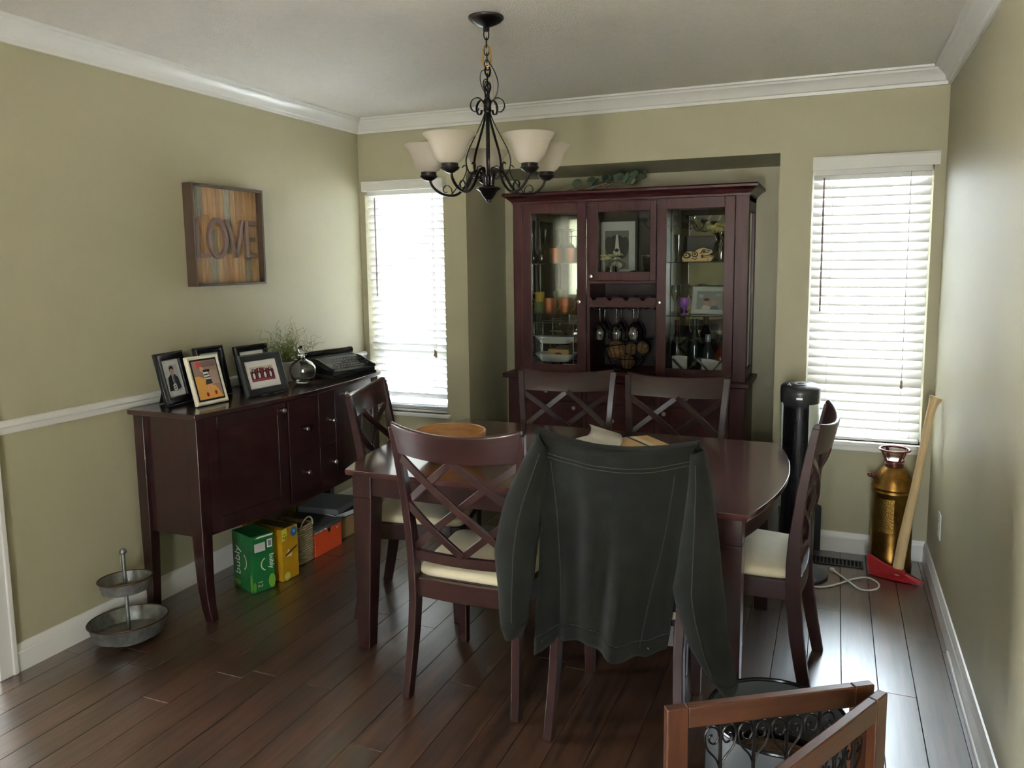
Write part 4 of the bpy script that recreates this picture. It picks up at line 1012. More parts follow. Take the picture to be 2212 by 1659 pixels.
m = MB(); m.sphere((0, 0, .176), .022, 18); m.tube([(0, 0, .140), (0, 0, .158)], .008, 10); m.build('stopper', glassr, dc, smooth=60)
# pot with curly willow
wl = thing('curly_willow_pot', 'grey pot of curly green willow twigs behind the glass decanter', 'plant', (-3.185, -.960, FZ))
m = MB(); m.box(-.052, .052, -.052, .052, 0, .105); m.build('pot', pbr('grey_ceramic', (170, 166, 156), .5, var=.1), wl, smooth=0, bevel=.004)
m = MB(); m.box(-.046, .046, -.046, .046, .104, .1062); m.build('soil', flat((60, 50, 40), .9), wl, smooth=0)
tw_m = pbr('olive_twig', (122, 128, 78), .7); lf_m = pbr('moss_green_leaf', (128, 152, 74), .7, rand=.2, var=.2)
twigs = []
rn = random.Random(4)
def twig(base, d, L_, wob, r):
    m = MB(); P = []; ph = rn.random()*6; fr = rn.uniform(16, 24)
    d = Vector(d).normalized(); a = d.orthogonal().normalized(); b = d.cross(a)
    N = 30
    for i in range(N+1):
        t = i/N; q = Vector(base)+d*L_*t+Vector((0, 0, -.10*L_*t*t))
        q += wob*min(1, 3*t)*(math.cos(fr*t+ph)*a+math.sin(fr*t*1.13+ph)*b*.7)
        P.append(q)
    m.tube(P, [r*(1-.6*i/N) for i in range(N+1)], 5); m.build('twig', tw_m, wl); twigs.append(P); return P
for k in range(70):
    a = rn.random()*2*PI; e = rn.uniform(.45, 1.45); L_ = rn.uniform(.10, .24)
    dx = math.cos(a)*math.cos(e); dy = math.sin(a)*math.cos(e)
    if dx < -.15: dx *= .3
    twig((rn.uniform(-.03, .03), rn.uniform(-.03, .03), .105), (dx, dy, math.sin(e)), L_, rn.uniform(.008, .016), .0020)
for d in ((.2, -.85, .55), (.3, .95, .62), (.1, -.35, 1), (.1, .15, 1), (.25, .7, .35)): twig((0, 0, .105), d, .27, .011, .0018)
m = MB()
for k in range(520):
    P = twigs[rn.randrange(len(twigs))]; c = Vector(P[rn.randrange(4, 22)])
    if (c.x**2+c.y**2)**.5 > .055: continue
    d = Vector((rn.gauss(0, .7), rn.gauss(0, .7), .6)).normalized()*.014; s_ = d.orthogonal().normalized()*.0024
    m.poly([c-s_, c+s_, c+d])
o = m.build('foliage', lf_m, wl, smooth=0, fix=False); o['kind'] = 'stuff'
# typewriter (front = -y local)
ty = thing('typewriter', 'old black portable typewriter at the window end of the sideboard', 'typewriter', (-3.085, -.640, FZ), math.radians(74))
tw_b = pbr('black_enamel', (24, 25, 26), .28, coat=.3)
m = MB(); side = [(-.150, .012), (.150, .012), (.150, .085), (.085, .098), (.010, .098), (-.030, .066), (-.120, .040), (-.150, .036)]
m.prism(side, -.150, .150, 'yzx'); m.build('body', tw_b, ty, smooth=0, bevel=.006)
m = MB(); m.box(-.155, .155, -.155, .155, 0, .014); m.build('base_frame', tw_b, ty, smooth=0, bevel=.004)
m = MB(); m.box(-.135, .135, .012, .082, .096, .104); m.build('top_cover', tw_b, ty, smooth=0, bevel=.004)
for sx_ in (-1, 1):
    m = MB(); m.prism([(-.150, .036), (-.120, .040), (-.030, .066), (.010, .098), (-.030, .092), (-.125, .058), (-.150, .052)], sx_*.146-.006, sx_*.146+.006, 'yzx'); m.build('side_rail', tw_b, ty, smooth=0, bevel=.002)
m = MB(); m.tube([(-.165, .108, .112), (.165, .108, .112)], .018, 16); m.build('platen_roller', black_m, ty, smooth=50)
m = MB(); m.box(-.160, .160, .126, .150, .085, .112); m.build('carriage', tw_b, ty, smooth=0, bevel=.003)
for sx_ in (-1, 1):
    m = MB(); m.tube([(sx_*.166, .108, .112), (sx_*.190, .108, .112)], .020, 16); m.build('platen_knob', black_m, ty, smooth=50)
m = MB(); m.tube([(-.150, .100, .120), (-.168, .070, .135), (-.172, .040, .132)], .003, 6); m.build('return_lever', nickel_m, ty)
m = MB(); m.tube([(-.13, .095, .128), (.13, .095, .128)], .0025, 6); m.tube([(.11, .095, .128), (.12, .105, .140)], .003, 6); m.build('paper_bail', nickel_m, ty)
key = MB(); key.lathe([(.0015, -.014), (.0015, -.003), (.0068, -.002), (.0072, .001), (.0066, .0022), (.001, .0018)], n=10)
key_me = key.mesh('key', black_m, 40)
for r_ in range(4):
    nk = (11, 11, 10, 10)[r_]
    for k in range(nk):
        inst('key', key_me, ty, Matrix.Translation(((k-(nk-1)/2)*.0215+(.004 if r_ % 2 else 0), -.132+.024*r_, .062+.0105*r_)))
m = MB(); m.box(-.075, .075, -.153, -.143, .050, .056); m.build('space_bar', black_m, ty, smooth=0, bevel=.002)

# ---------------- LOVE sign on the left wall
LX = -W+.001
lv = thing('love_sign', 'square wooden sign with raised word LOVE in a shadow-box frame on the left wall', 'sign', (LX, -1.223, 1.681), PI/2)
# local: x along the wall (+x = towards window), z up, front = -y
hs = .243; dp = .056
dk = pbr('dark_brown_frame', (74, 56, 42), .55, var=.3, vscale=6)
m = MB()
for q in ((-hs, -hs+.012, -hs, hs), (hs-.012, hs, -hs, hs), (-hs+.012, hs-.012, -hs, -hs+.012), (-hs+.012, hs-.012, hs-.012, hs)): m.box(q[0], q[1], -dp, 0, q[2], q[3])
m.build('frame', dk, lv, smooth=0, bevel=.001)
m = MB(); m.box(-hs+.01, hs-.01, -.014, -.004, -hs+.01, hs-.01); m.build('backing', dk, lv, smooth=0)
pal = [(184, 146, 104), (192, 158, 118), (164, 160, 140), (186, 146, 100), (174, 134, 94), (182, 146, 104), (190, 150, 104), (196, 160, 116), (158, 150, 128)]
pmats = [pbr('weathered_strip_%d' % i, c, .7, var=.35, vscale=5, stretch=(14, 14, 1.2), rgb2=tuple(int(v*.72) for v in c)) for i, c in enumerate(pal)]
rn = random.Random(9)
edges = [-hs+.012, -.190, -.145, -.110, -.055, -.005, .040, .075, .130, .175, hs-.012]
for i in range(len(edges)-1):
    zc = rn.uniform(-.12, .12); e0, e1 = edges[i], edges[i+1]
    for k, (za, zb) in enumerate(((-hs+.012, zc-.0008), (zc+.0008, hs-.012))):
        m = MB(); d_ = rn.uniform(0, .0025); m.box(e0+.0006, e1-.0006, -.020-d_, -.014, za, zb); m.build('strip', pmats[(2 if i in (1, 5) and k else 8 if i in (3, 8) and not k else (0, 1, 3, 4, 5, 6, 7)[(i*2+k*3) % 7])], lv, smooth=0)
let_m = pbr('taupe_letter_paint', (112, 88, 78), .6)
def letter(polys, z0=-.110, h_=.185):
    m = MB()
    for P in polys: m.prism(P, -.038, -.0225, 'xzy')
    m.build('letter', let_m, lv, smooth=30, bevel=.001)
def Rr(x0, x1, z0, z1): return [(x0, z0), (x1, z0), (x1, z1), (x0, z1)]
zb_, zt_ = -.106, .082
letter([Rr(-.212, -.190, zb_, zt_), Rr(-.190, -.118, zb_, zb_+.022)])
m = MB(); rr = []
for k in range(40):
    t = 2*PI*k/40; c, s_ = math.cos(t), math.sin(t); ox, oz, ix_, iz = .066*c, .101*s_, .044*c, .079*s_
    rr.append([(-.066+ox, -.038, -.012+oz), (-.066+ox, -.0225, -.012+oz), (-.066+ix_, -.0225, -.012+iz), (-.066+ix_, -.038, -.012+iz)])
m.rings(rr, loop=True); m.build('letter', let_m, lv, smooth=30)
letter([[(-.010, zt_), (.012, zt_), (.066, zb_), (.046, zb_)], [(.100, zt_), (.120, zt_), (.066, zb_), (.050, zb_+.02)]])
letter([Rr(.124, .146, zb_, zt_), Rr(.146, .205, zb_, zb_+.022), Rr(.146, .205, zt_-.022, zt_), Rr(.146, .196, -.023, -.002)])

# ================================================================== CHANDELIER
CX, CYY = -1.708, -1.556
cl = thing('chandelier', 'dark iron chandelier with five upturned alabaster glass shades hanging on a chain', 'chandelier', (CX, CYY, 1.765))
LO = Vector(cl.location)
m = MB(off=LO); m.lathe([(.066, 0), (.066, -.006), (.056, -.016), (.030, -.030), (.012, -.036), (.012, -.050), (.001, -.052)], (CX, CYY, H), 28, cap=True); m.build('canopy', iron_m, cl, smooth=50)
lk = MB(); a_, b_ = .0095, .019
lk.tube([(a_*math.cos(t), 0, b_*math.sin(t)) for t in [2*PI*k/16 for k in range(16)]], .0023, 6, loop=True)
link_me = lk.mesh('chain_link', iron_m, 60)
def chain(x, y, z0, z1, tx=0, ty_=0):
    n = max(1, int(round((z0-z1)/.030)))
    for k in range(n):
        t = (k+.5)/n
        inst('chain_link', link_me, cl, at((x-CX+tx*t, y-CYY+ty_*t, lerp(z0, z1, t)-LO.z), ry=.12*math.sin(k*2.1), rz=(k % 2)*PI/2+.4))
chain(CX, CYY, 2.392, 2.335)
m = MB(off=LO); m.tube([(CX+x, CYY+.3*x, z) for x, z in smooth_path([(0, 0, 0)], 1) and [(.000, 2.340), (.010, 2.332), (.013, 2.310), (.017, 2.285), (.013, 2.268), (.002, 2.262), (-.010, 2.268), (-.016, 2.283), (-.012, 2.300), (-.010, 2.325)]], .0034, 8, loop=True); m.build('carabiner', gold_m, cl)
chain(CX, CYY, 2.335, 2.255, .002, 0)
chain(CX+.002, CYY, 2.262, 2.150, -.002, 0); chain(CX+.004, CYY+.004, 2.262, 2.160, -.012, .008); chain(CX-.004, CYY, 2.215, 2.150, -.006, 0); chain(CX+.006, CYY-.004, 2.200, 2.150, .004, 0)
m = MB(off=LO); m.tube(smooth_path([(CX+.014, CYY, 2.272), (CX+.030, CYY, 2.245), (CX+.046, CYY-.004, 2.205), (CX+.044, CYY-.004, 2.170), (CX+.030, CYY, 2.145), (CX+.008, CYY, 2.128)], 6), .0022, 6); m.build('wire', black_m, cl)
m = MB(off=LO); m.tube(smooth_path([(CX+.010, CYY, 2.250), (CX-.020, CYY, 2.250), (CX-.028, CYY, 2.222), (CX-.020, CYY, 2.190), (CX-.006, CYY, 2.165), (CX, CYY, 2.13)], 6), .0018, 6); m.build('wire', black_m, cl)
m = MB(off=LO); m.tube(smooth_path([(CX+.013, CYY, 2.268), (CX+.022, CYY, 2.220), (CX+.030, CYY, 2.140)], 6), .0007, 5); m.build('wire', gold_m, cl)
# stem with hub and finial
m = MB(off=LO); m.tube([(CX, CYY, 1.80), (CX, CYY, 2.145)], .0075, 12); m.build('stem', iron_m, cl)
m = MB(off=LO); m.lathe([(.001, 2.150), (.010, 2.148), (.016, 2.138), (.014, 2.112), (.016, 2.104), (.009, 2.090), (.009, 2.075)], (CX, CYY, 0), 20); m.build('top_hub', iron_m, cl, smooth=50)
m = MB(off=LO); m.lathe([(.001, 1.832), (.020, 1.830), (.024, 1.824), (.046, 1.818), (.047, 1.814), (.034, 1.806), (.024, 1.790), (.015, 1.778), (.010, 1.774), (.010, 1.769), (.007, 1.765), (.001, 1.763)], (CX, CYY, 0), 24); m.build('finial', iron_m, cl, smooth=50)
m = MB(off=LO); m.tube([(CX, CYY, 2.150), (CX+.006, CYY, 2.158), (CX, CYY, 2.166), (CX-.006, CYY, 2.158)], .002, 6, loop=True); m.build('loop', iron_m, cl)
fwd = math.atan2(-1.237, 2.725)  # bearing seen from the camera, from +y towards -x
def ang(k): return math.radians(-90+22.2) + math.radians(36+72*k+4.0)   # towards the camera is -90 + yaw
strap = smooth_path([(.034, 2.138), (.046, 2.128), (.052, 2.112), (.044, 2.100), (.032, 2.104), (.030, 2.112)][::-1]+[(.022, 2.140), (.010, 2.128), (.018, 2.090), (.050, 2.020), (.080, 1.960), (.090, 1.915), (.080, 1.878), (.052, 1.858), (.030, 1.868), (.024, 1.888), (.036, 1.900), (.046, 1.890)] if False else
                    [(Vector((r_, z, 0))) for r_, z in ((.034, 2.112), (.040, 2.098), (.056, 2.098), (.067, 2.116), (.060, 2.138), (.036, 2.148), (.014, 2.130), (.010, 2.100), (.024, 2.060), (.052, 2.005), (.078, 1.955), (.088, 1.915), (.080, 1.880), (.058, 1.858), (.034, 1.862), (.022, 1.880), (.028, 1.898), (.042, 1.896), (.044, 1.886))], 4)
armp = smooth_path([Vector((r_, z, 0)) for r_, z in ((.018, 1.826), (.020, 1.855), (.034, 1.880), (.054, 1.882), (.072, 1.862), (.092, 1.828), (.122, 1.800), (.158, 1.794), (.196, 1.806), (.224, 1.830), (.236, 1.856))], 5)
curl1 = smooth_path([Vector((r_, z, 0)) for r_, z in ((.150, 1.796), (.128, 1.822), (.098, 1.858), (.086, 1.892), (.094, 1.906), (.104, 1.898))], 5)
curl2 = smooth_path([Vector((r_, z, 0)) for r_, z in ((.146, 1.800), (.150, 1.822), (.168, 1.834), (.182, 1.822), (.178, 1.808), (.166, 1.808))], 5)
RS = .240
for k in range(5):
    a = ang(k); c, s_ = math.cos(a), math.sin(a)
    def w3(p, off=0): return (CX+p[0]*c, CYY+p[0]*s_, p[1])
    b2 = a+math.radians(36); c2, s2 = math.cos(b2), math.sin(b2)
    m = MB(off=LO); m.sweep([(CX+p[0]*c2, CYY+p[0]*s2, p[1]) for p in strap], .0085, .0030, up=(-s2*0+c2*.7, s2*.7, .7)); m.build('strap', iron_m, cl, smooth=50)
    m = MB(off=LO); m.tube([w3(p) for p in armp], .0052, 8); arm = m.build('arm', iron_m, cl)
    m = MB(off=LO); m.sweep([w3(p) for p in curl1], .006, .0026, up=(c*.7, s_*.7, .7)); m.build('scroll', iron_m, arm, smooth=50)
    m = MB(off=LO); m.sweep([w3(p) for p in curl2], .006, .0026, up=(c*.7, s_*.7, .7)); m.build('scroll', iron_m, arm, smooth=50)
    px_, py_ = CX+RS*c, CYY+RS*s_
    m = MB(off=LO); m.lathe([(.001, 1.852), (.012, 1.853), (.026, 1.862), (.033, 1.868), (.034, 1.872), (.030, 1.873), (.030, 1.888), (.001, 1.889)], (px_, py_, 0), 20); m.build('cup', iron_m, arm, smooth=40)
    m = MB(off=LO); m.lathe([(.030, 1.886), (.042, 1.894), (.054, 1.910), (.062, 1.932), (.069, 1.953), (.079, 1.970), (.092, 1.983), (.096, 1.987), (.093, 1.988), (.077, 1.974), (.066, 1.955), (.059, 1.934), (.051, 1.913), (.040, 1.898), (.028, 1.889)], (px_, py_, 0), 32); m.build('shade', shade_m, cl, smooth=60)
    m = MB(off=LO); m.lathe([(.012, 1.888), (.012, 1.91), (.020, 1.925), (.024, 1.94), (.016, 1.957), (.001, 1.962)], (px_, py_, 0), 14); m.build('bulb', flat((232, 230, 222), .2), arm, smooth=60)

# ================================================================== RIGHT CORNER
# tower fan
fn_ = thing('tower_fan', 'black oscillating tower fan with a round base in front of the right window', 'fan', (-.612, -.385, 0))
m = MB(); m.lathe([(.001, 0), (.152, 0), (.155, .006), (.153, .014), (.130, .022), (.075, .030), (.001, .031)], n=40); m.build('base', plas_m, fn_, smooth=40)
m = MB(); m.lathe([(.074, .028), (.078, .034), (.072, .055), (.066, .060)], n=32); m.build('neck', silver_m, fn_, smooth=50)
def oval(rx, ry, z, n=40, dx=0, dy=0): return [(dx+rx*math.cos(2*PI*k/n), dy+ry*math.sin(2*PI*k/n), z) for k in range(n)]
m = MB(); m.rings([oval(.062, .058, .05), oval(.070, .066, .10), oval(.074, .070, .40), oval(.076, .072, .862)]); m.build('core', black_m, fn_, smooth=50)
# rear shell wrapping the back and right side
m = MB()
def shell(u, v):
    a = math.radians(-60+272*u); return ((.083+.004*v)*math.cos(a), (.079+.004*v)*math.sin(a), .34+.52*v)
m.grid(shell, 28, 8); m.build('rear_shell', shell_m, fn_, smooth=60, solid=.004)
m = MB()
def shell2(u, v):
    a = math.radians(-60+272*u); return ((.079+.003*v)*math.cos(a), (.075+.003*v)*math.sin(a), .07+.27*v)
m.grid(shell2, 28, 4); m.build('lower_shell', plas_m, fn_, smooth=60, solid=.004)
fin = MB(); fin.box(-.0016, .0016, -.004, .004, .085, .850); fin_me = fin.mesh('grille_fin', black_m, 0)
for k in range(22):
    a = math.radians(-147+86*k/21); o = inst('grille_fin', fin_me, fn_, at((.082*math.cos(a), .078*math.sin(a), 0), rz=a+PI/2))
m = MB()
for z in (.22, .36, .50, .64, .78):
    m.sweep([(.0835*math.cos(math.radians(-147+86*k/16)), .0795*math.sin(math.radians(-147+86*k/16)), z) for k in range(17)], .003, .003)
m.build('grille_band', black_m, fn_, smooth=50)
m = MB(); m.rings([oval(.084, .080, .835), oval(.090, .086, .860), oval(.092, .088, .905), [(x, y, z+.10*y) for x, y, z in oval(.090, .086, .932)], [(x, y, z+.10*y) for x, y, z in oval(.080, .076, .941)], [(x, y, z+.12*y) for x, y, z in oval(.02, .02, .946)]])
m.build('head', plas_m, fn_, smooth=40)
TT = at((0, -.005, .9445), rx=math.atan(.11))
m = MB(); m.T = TT; m.lathe([(.026, 0), (.029, .003), (.024, .004), (.018, .003), (.017, 0)], n=30); m.build('control_ring', silver_m, fn_, smooth=50)
m = MB(); m.T = TT; m.lathe([(.001, .003), (.012, .0028), (.014, 0)], n=20); m.build('power_button', plas_m, fn_, smooth=50)
for k, (x, y) in enumerate(((-.052, .006), (-.050, -.008), (-.046, -.020), (-.056, -.024), (-.042, -.030))):
    m = MB(); m.T = TT @ Matrix.Translation((x, y, -.0015)); m.lathe([(.001, .0025), (.0028, .002), (.003, 0)], n=10); m.build('indicator', white_m, fn_)
m = MB(); m.box(-.014, .014, -.0895, -.086, .880, .889); m.build('badge', silver_m, fn_, smooth=0)
# power cord on the floor
cd_ = thing('power_cord', 'white power cord with a clear two-pin plug looping on the floor near the vent', 'cord', (-.35, -.42, 0))
pc = [(-.640, -.560, .005), (-.600, -.556, .005), (-.551, -.544, .005), (-.474, -.526, .005), (-.403, -.454, .005), (-.341, -.375, .005), (-.279, -.338, .005), (-.235, -.398, .005), (-.250, -.470, .005), (-.314, -.499, .005), (-.363, -.439, .011), (-.403, -.355, .005), (-.430, -.312, .006)]
m = MB(off=Vector(cd_.location)); m.tube(smooth_path(pc, 8), .0042, 8); m.build('cable', cord_m, cd_)
dv = Vector((-.445+.430, -.292+.312, 0)).normalized(); p0 = Vector((-.430, -.312, .007)); sd_ = Vector((-dv.y, dv.x, 0))
m = MB(off=Vector(cd_.location)); m.sweep([p0, p0+dv*.012, p0+dv*.030], [.010, .018, .020], .014); m.build('plug', white_m, cd_, smooth=0, bevel=.002)
for s_ in (-1, 1):
    m = MB(off=Vector(cd_.location)); m.sweep([p0+dv*.030+sd_*.006*s_, p0+dv*.048+sd_*.006*s_], .0016, .006); m.build('pin', nickel_m, cd_, smooth=0)
# floor register
fr = thing('floor_register', 'dark metal floor vent set in the planks by the back wall', 'vent', (-.445, -.172, 0))
m = MB(); w2, d2 = .150, .050
for q in ((-w2, w2, -d2, -d2+.012), (-w2, w2, d2-.012, d2), (-w2, -w2+.012, -d2+.012, d2-.012), (w2-.012, w2, -d2+.012, d2-.012)): m.box(q[0], q[1], q[2], q[3], .0005, .005)
m.build('frame', iron_m, fr, smooth=0, bevel=.001)
m = MB(); m.box(-w2+.01, w2-.01, -d2+.01, d2-.01, .0003, .001); m.build('well', flat((12, 12, 12), .9), fr, smooth=0)
lv_ = MB(); lv_.box(-.0035, .0035, -d2+.010, d2-.010, .001, .0045); lvm = lv_.mesh('louver', iron_m, 0)
for k in range(15): inst('louver', lvm, fr, Matrix.Translation((-w2+.022+k*.01825, 0, 0)))
# black flat case leaning behind the fan, clear storage box
m = MB(); m.prism([(-.50, 0), (-.44, 0), (-.44, .24), (-.49, .262), (-.50, .24)], -.034, -.019, 'xzy'); m.T = Matrix.Identity(4); o = m.build('flat_case', black_m, None, smooth=0, bevel=.003); o.location = (-.062, 0, .0005); tag(o, 'slim black case leaning on the baseboard behind the tower fan', 'case')
sbx_ = thing('storage_box', 'pale translucent plastic storage box between tower fan and table end', 'box', (-.725, -.10, .0))
hz = translucent('frosted_plastic', (196, 204, 200), .5, .35)
m = MB(); m.rings([[(x*s_, y*s_, z) for x, y in rounded([(-.075, -.06), (.075, -.06), (.075, .06), (-.075, .06)], .02)] for s_, z in ((.90, .001), (.93, .004), (1.0, .29), (1.03, .295), (1.03, .312), (.99, .312), (.96, .295), (.90, .008))]); m.build('tub', hz, sbx_, smooth=40)
m = MB(); m.rings([[(x*s_, y*s_, z) for x, y in rounded([(-.075, -.06), (.075, -.06), (.075, .06), (-.075, .06)], .02)] for s_, z in ((1.05, .3125), (1.06, .318), (1.04, .326), (.8, .328))]); m.build('lid', shell_m, sbx_, smooth=40)
# brass fire extinguisher
fe = thing('fire_extinguisher', 'antique brass fire extinguisher standing in the right corner', 'fire extinguisher', (-.175, -.140, 0))
m = MB(); m.lathe([(.001, 0), (.096, 0), (.100, .004), (.100, .030), (.096, .034), (.097, .040), (.097, .052), (.095, .056), (.095, .388), (.098, .392), (.098, .398), (.095, .402), (.095, .408), (.098, .412), (.098, .418), (.095, .424), (.092, .445), (.080, .475), (.060, .500), (.044, .514), (.040, .518), (.001, .520)], n=40); m.build('tank', brass_m, fe, smooth=40)
br2 = pbr('reddish_bronze', (120, 74, 66), .32, metal=.8)
m = MB(); m.lathe([(.040, .512), (.043, .518), (.043, .532), (.038, .534), (.038, .540), (.046, .544), (.046, .552), (.030, .556), (.001, .557)], n=32); m.build('cap', br2, fe, smooth=40)
m = MB(); m.tube([(.068*math.cos(2*PI*k/36), .068*math.sin(2*PI*k/36), .602) for k in range(36)], .0055, 8, loop=True)
for k in range(4):
    a = k*PI/2+.5; m.sweep([(.042*math.cos(a), .042*math.sin(a), .548), (.052*math.cos(a), .052*math.sin(a), .570), (.066*math.cos(a), .066*math.sin(a), .600)], .012, .006, up=(math.cos(a), math.sin(a), 0))
m.build('hand_wheel', br2, fe, smooth=50)
m = MB(); m.tube([(-.085, -.02, .462), (-.104, -.026, .470)], [.012, .009], 10); m.sphere((-.108, -.027, .472), .012, 10); m.build('hose_outlet', br2, fe)
nl = pbr('embossed_nameplate', (150, 116, 58), .35, metal=1.0, bump=.8, bscale=160)
m = MB(); m.grid(lambda u, v: (.0958*math.cos(math.radians(-150+62*u)), .0958*math.sin(math.radians(-150+62*u)), .20+.17*v), 10, 6); m.build('nameplate', nl, fe, smooth=60)
# fire axe: head on the floor, handle leaning on the right wall
ax = thing('fire_axe', 'red-headed fire axe with a pale curved handle leaning on the right wall', 'axe', (-.13, -.30, 0))
d = Vector((.238, -.054, 0)).normalized(); nrm = Vector((-d.y, d.x, 0))
def hp(s_, z, o_): return Vector((-.150, -.315, 0))+d*s_+nrm*o_+Vector((0, 0, z))-Vector(ax.location)
outl = [(-.128, .008), (-.140, .060), (-.138, .116), (-.100, .096), (-.055, .074), (-.010, .062), (.030, .062), (.034, .044), (.062, .038), (.122, .016), (.090, .004), (.040, .003), (-.020, .003), (-.075, .004)]
th = lambda s_: .002+.013*max(0, min(1, (s_+.135)/.12)) if s_ < 0 else .015*max(.12, min(1, (.125-s_)/.09))
m = MB(); m.rings([[hp(s_, z, -th(s_)) for s_, z in outl], [hp(s_, z, th(s_)) for s_, z in outl]]); m.build('head', red_m, ax, smooth=0, bevel=.002)
m = MB(); m.rings([[hp(s_, z, -th(s_)*k) for s_, z in ((-.128, .008), (-.140, .060), (-.138, .116))]+[hp(s_+.008, z, -th(s_)*1.2*k) for s_, z in ((-.138, .114), (-.140, .060), (-.128, .009))] for k in (-1.02, 1.02)])
m.build('blade_edge', galv_m, ax, smooth=0)
hpts = [(-.152, -.315, .030), (-.146, -.314, .090), (-.132, -.311, .20), (-.112, -.306, .33), (-.092, -.300, .46), (-.075, -.294, .58), (-.062, -.288, .68), (-.050, -.283, .77), (-.040, -.280, .83), (-.030, -.278, .870), (-.022, -.277, .895)]
hpts = [Vector(p)-Vector(ax.location) for p in smooth_path(hpts, 4)]
nH = len(hpts)-1
ww = []
for i in range(nH+1):
    t = i/nH; ww.append(.050-.012*min(1, t*2.5)+.004*math.sin(t*7)+(.020*max(0, (t-.84)/.16)))
m = MB(); rr = []
for i, p in enumerate(hpts):
    tg = (hpts[min(i+1, nH)]-hpts[max(i-1, 0)]).normalized(); sd_ = (d-tg*d.dot(tg)).normalized(); bn = tg.cross(sd_)
    rr.append([p+sd_*ww[i]/2*math.cos(q)+bn*.0125*math.sin(q) for q in [2*PI*k/16 for k in range(16)]])
m.rings(rr); m.build('handle', hick_m, ax, smooth=60)
# wall outlet on the right wall
ol = thing('wall_outlet', 'white duplex wall outlet low on the right wall', 'outlet', (0, -.470, .342), -PI/2)
m = MB(); m.box(-.036, .036, -.006, -.0005, -.058, .058); m.build('cover_plate', white_m, ol, smooth=0, bevel=.002)
for z in (-.020, .020):
    m = MB(); m.box(-.017, .017, -.008, -.006, z-.014, z+.014); rc = m.build('receptacle', white_m, ol, smooth=0, bevel=.002)
    m = MB(); m.box(-.008, -.006, -.0084, -.008, z-.004, z+.006); m.box(.006, .008, -.0084, -.008, z-.004, z+.006); m.build('slot', flat((20, 20, 20)), rc, smooth=0)

# ================================================================== LEFT FLOOR
# tiered galvanised tray
tr = thing('tiered_tray', 'two-tier galvanised metal tray on the floor at the near end of the sideboard', 'tray', (-3.128, -2.085, 0))
tr.rotation_euler = (math.radians(-2), math.radians(-3), 0); tr.location.z = .009
def pan(r, z, h, nm):
    m = MB(); m.lathe([(.001, z), (r*.86, z), (r*.875, z+.004), (r*.985, z+h-.003), (r, z+h), (r*.985, z+h+.002), (r*.965, z+h-.002), (r*.855, z+.006), (.001, z+.003)], n=48); o = m.build(nm, galv_m, tr, smooth=40)
    m = MB(); m.tube([(r*.995*math.cos(2*PI*k/48), r*.995*math.sin(2*PI*k/48), z+h) for k in range(48)], .0032, 6, loop=True); m.build('rim', pbr('rusty_rim', (96, 66, 46), .45, metal=.6) if 'rusty_rim' not in MATS else MATS['rusty_rim'], o)
m = MB(); m.lathe([(.001, 0), (.086, 0), (.090, .004), (.086, .012), (.060, .024), (.001, .024)], n=36); m.build('foot', galv_m, tr, smooth=40)
pan(.152, .022, .062, 'lower_tray'); pan(.102, .205, .050, 'upper_tray')
m = MB(); m.tube([(0, 0, .022), (0, 0, .362)], .0075, 12); m.build('post', galv_m, tr)
m = MB(); m.lathe([(.008, .355), (.014, .360), (.015, .368), (.010, .376), (.001, .380)], n=18, cap=True); m.build('finial', galv_m, tr, smooth=50)
m = MB(); m.tube(smooth_path([(0, 0, .352), (-.020, .010, .345), (-.034, .014, .325), (-.040, .016, .300)], 5), .0012, 5); m.build('string', flat((190, 184, 170)), tr)
# cartons and boxes under the sideboard (fronts face +x; local front = -y)
def carton(name, label, loc, deg, w_, dpt, h_, mat, cat='carton', top=None):
    t = thing(name, label, cat, loc, math.radians(deg))
    m = MB(); m.box(-w_/2, w_/2, 0, dpt, 0, h_); m.build('box', mat, t, smooth=0, bevel=.003)
    return t
grn = pbr('green_carton', (32, 122, 62), .4, var=.25, vscale=7, rgb2=(24, 92, 46)); lime = flat((132, 178, 62)); prw = flat((236, 240, 234)); cream = flat((222, 206, 176))
# green carton: near corner (-2.953,-1.548), narrow front facing the room
gc = carton('soda_carton', 'green twelve-pack drink carton on the floor under the sideboard', (-2.935, -1.492, .001), 71, .116, .178, .275, grn)
def arc(r, a0, a1, wd, n=14):
    o = [(r*math.cos(math.radians(lerp(a0, a1, k/n))), r*math.sin(math.radians(lerp(a0, a1, k/n)))) for k in range(n+1)]
    i = [((r-wd)*math.cos(math.radians(lerp(a0, a1, k/n))), (r-wd)*math.sin(math.radians(lerp(a0, a1, k/n)))) for k in range(n+1)]
    return o+i[::-1]
# front face print (local x,z at y=0)
polyprint(gc, [((200, 196, 192), rectp(-.044, .012, .196, .238)), ((236, 236, 234), rectp(.022, .048, .206, .246)), ((130, 130, 140), rectp(.026, .044, .212, .240)), ((226, 226, 222), [(-.040, .262), (.050, .262), (.056, .270), (-.020, .270)]),
               ((120, 170, 58), ell(.040, .040, .018, .034)), ((90, 150, 60), ell(-.050, .03, .008, .024)), ((222, 206, 176), [(x+.018, z+.130) for x, z in arc(.034, 110, 250, .006)])], -.0008)
lettering('bubly', .034, prw, gc, at((.042, -.0012, .136), rx=PI/2) @ Matrix.Rotation(-PI/2, 4, 'Z'))
lettering('12', .034, cream, gc, at((-.022, -.0012, .040), rx=PI/2) @ Matrix.Rotation(-PI/2, 4, 'Z'))
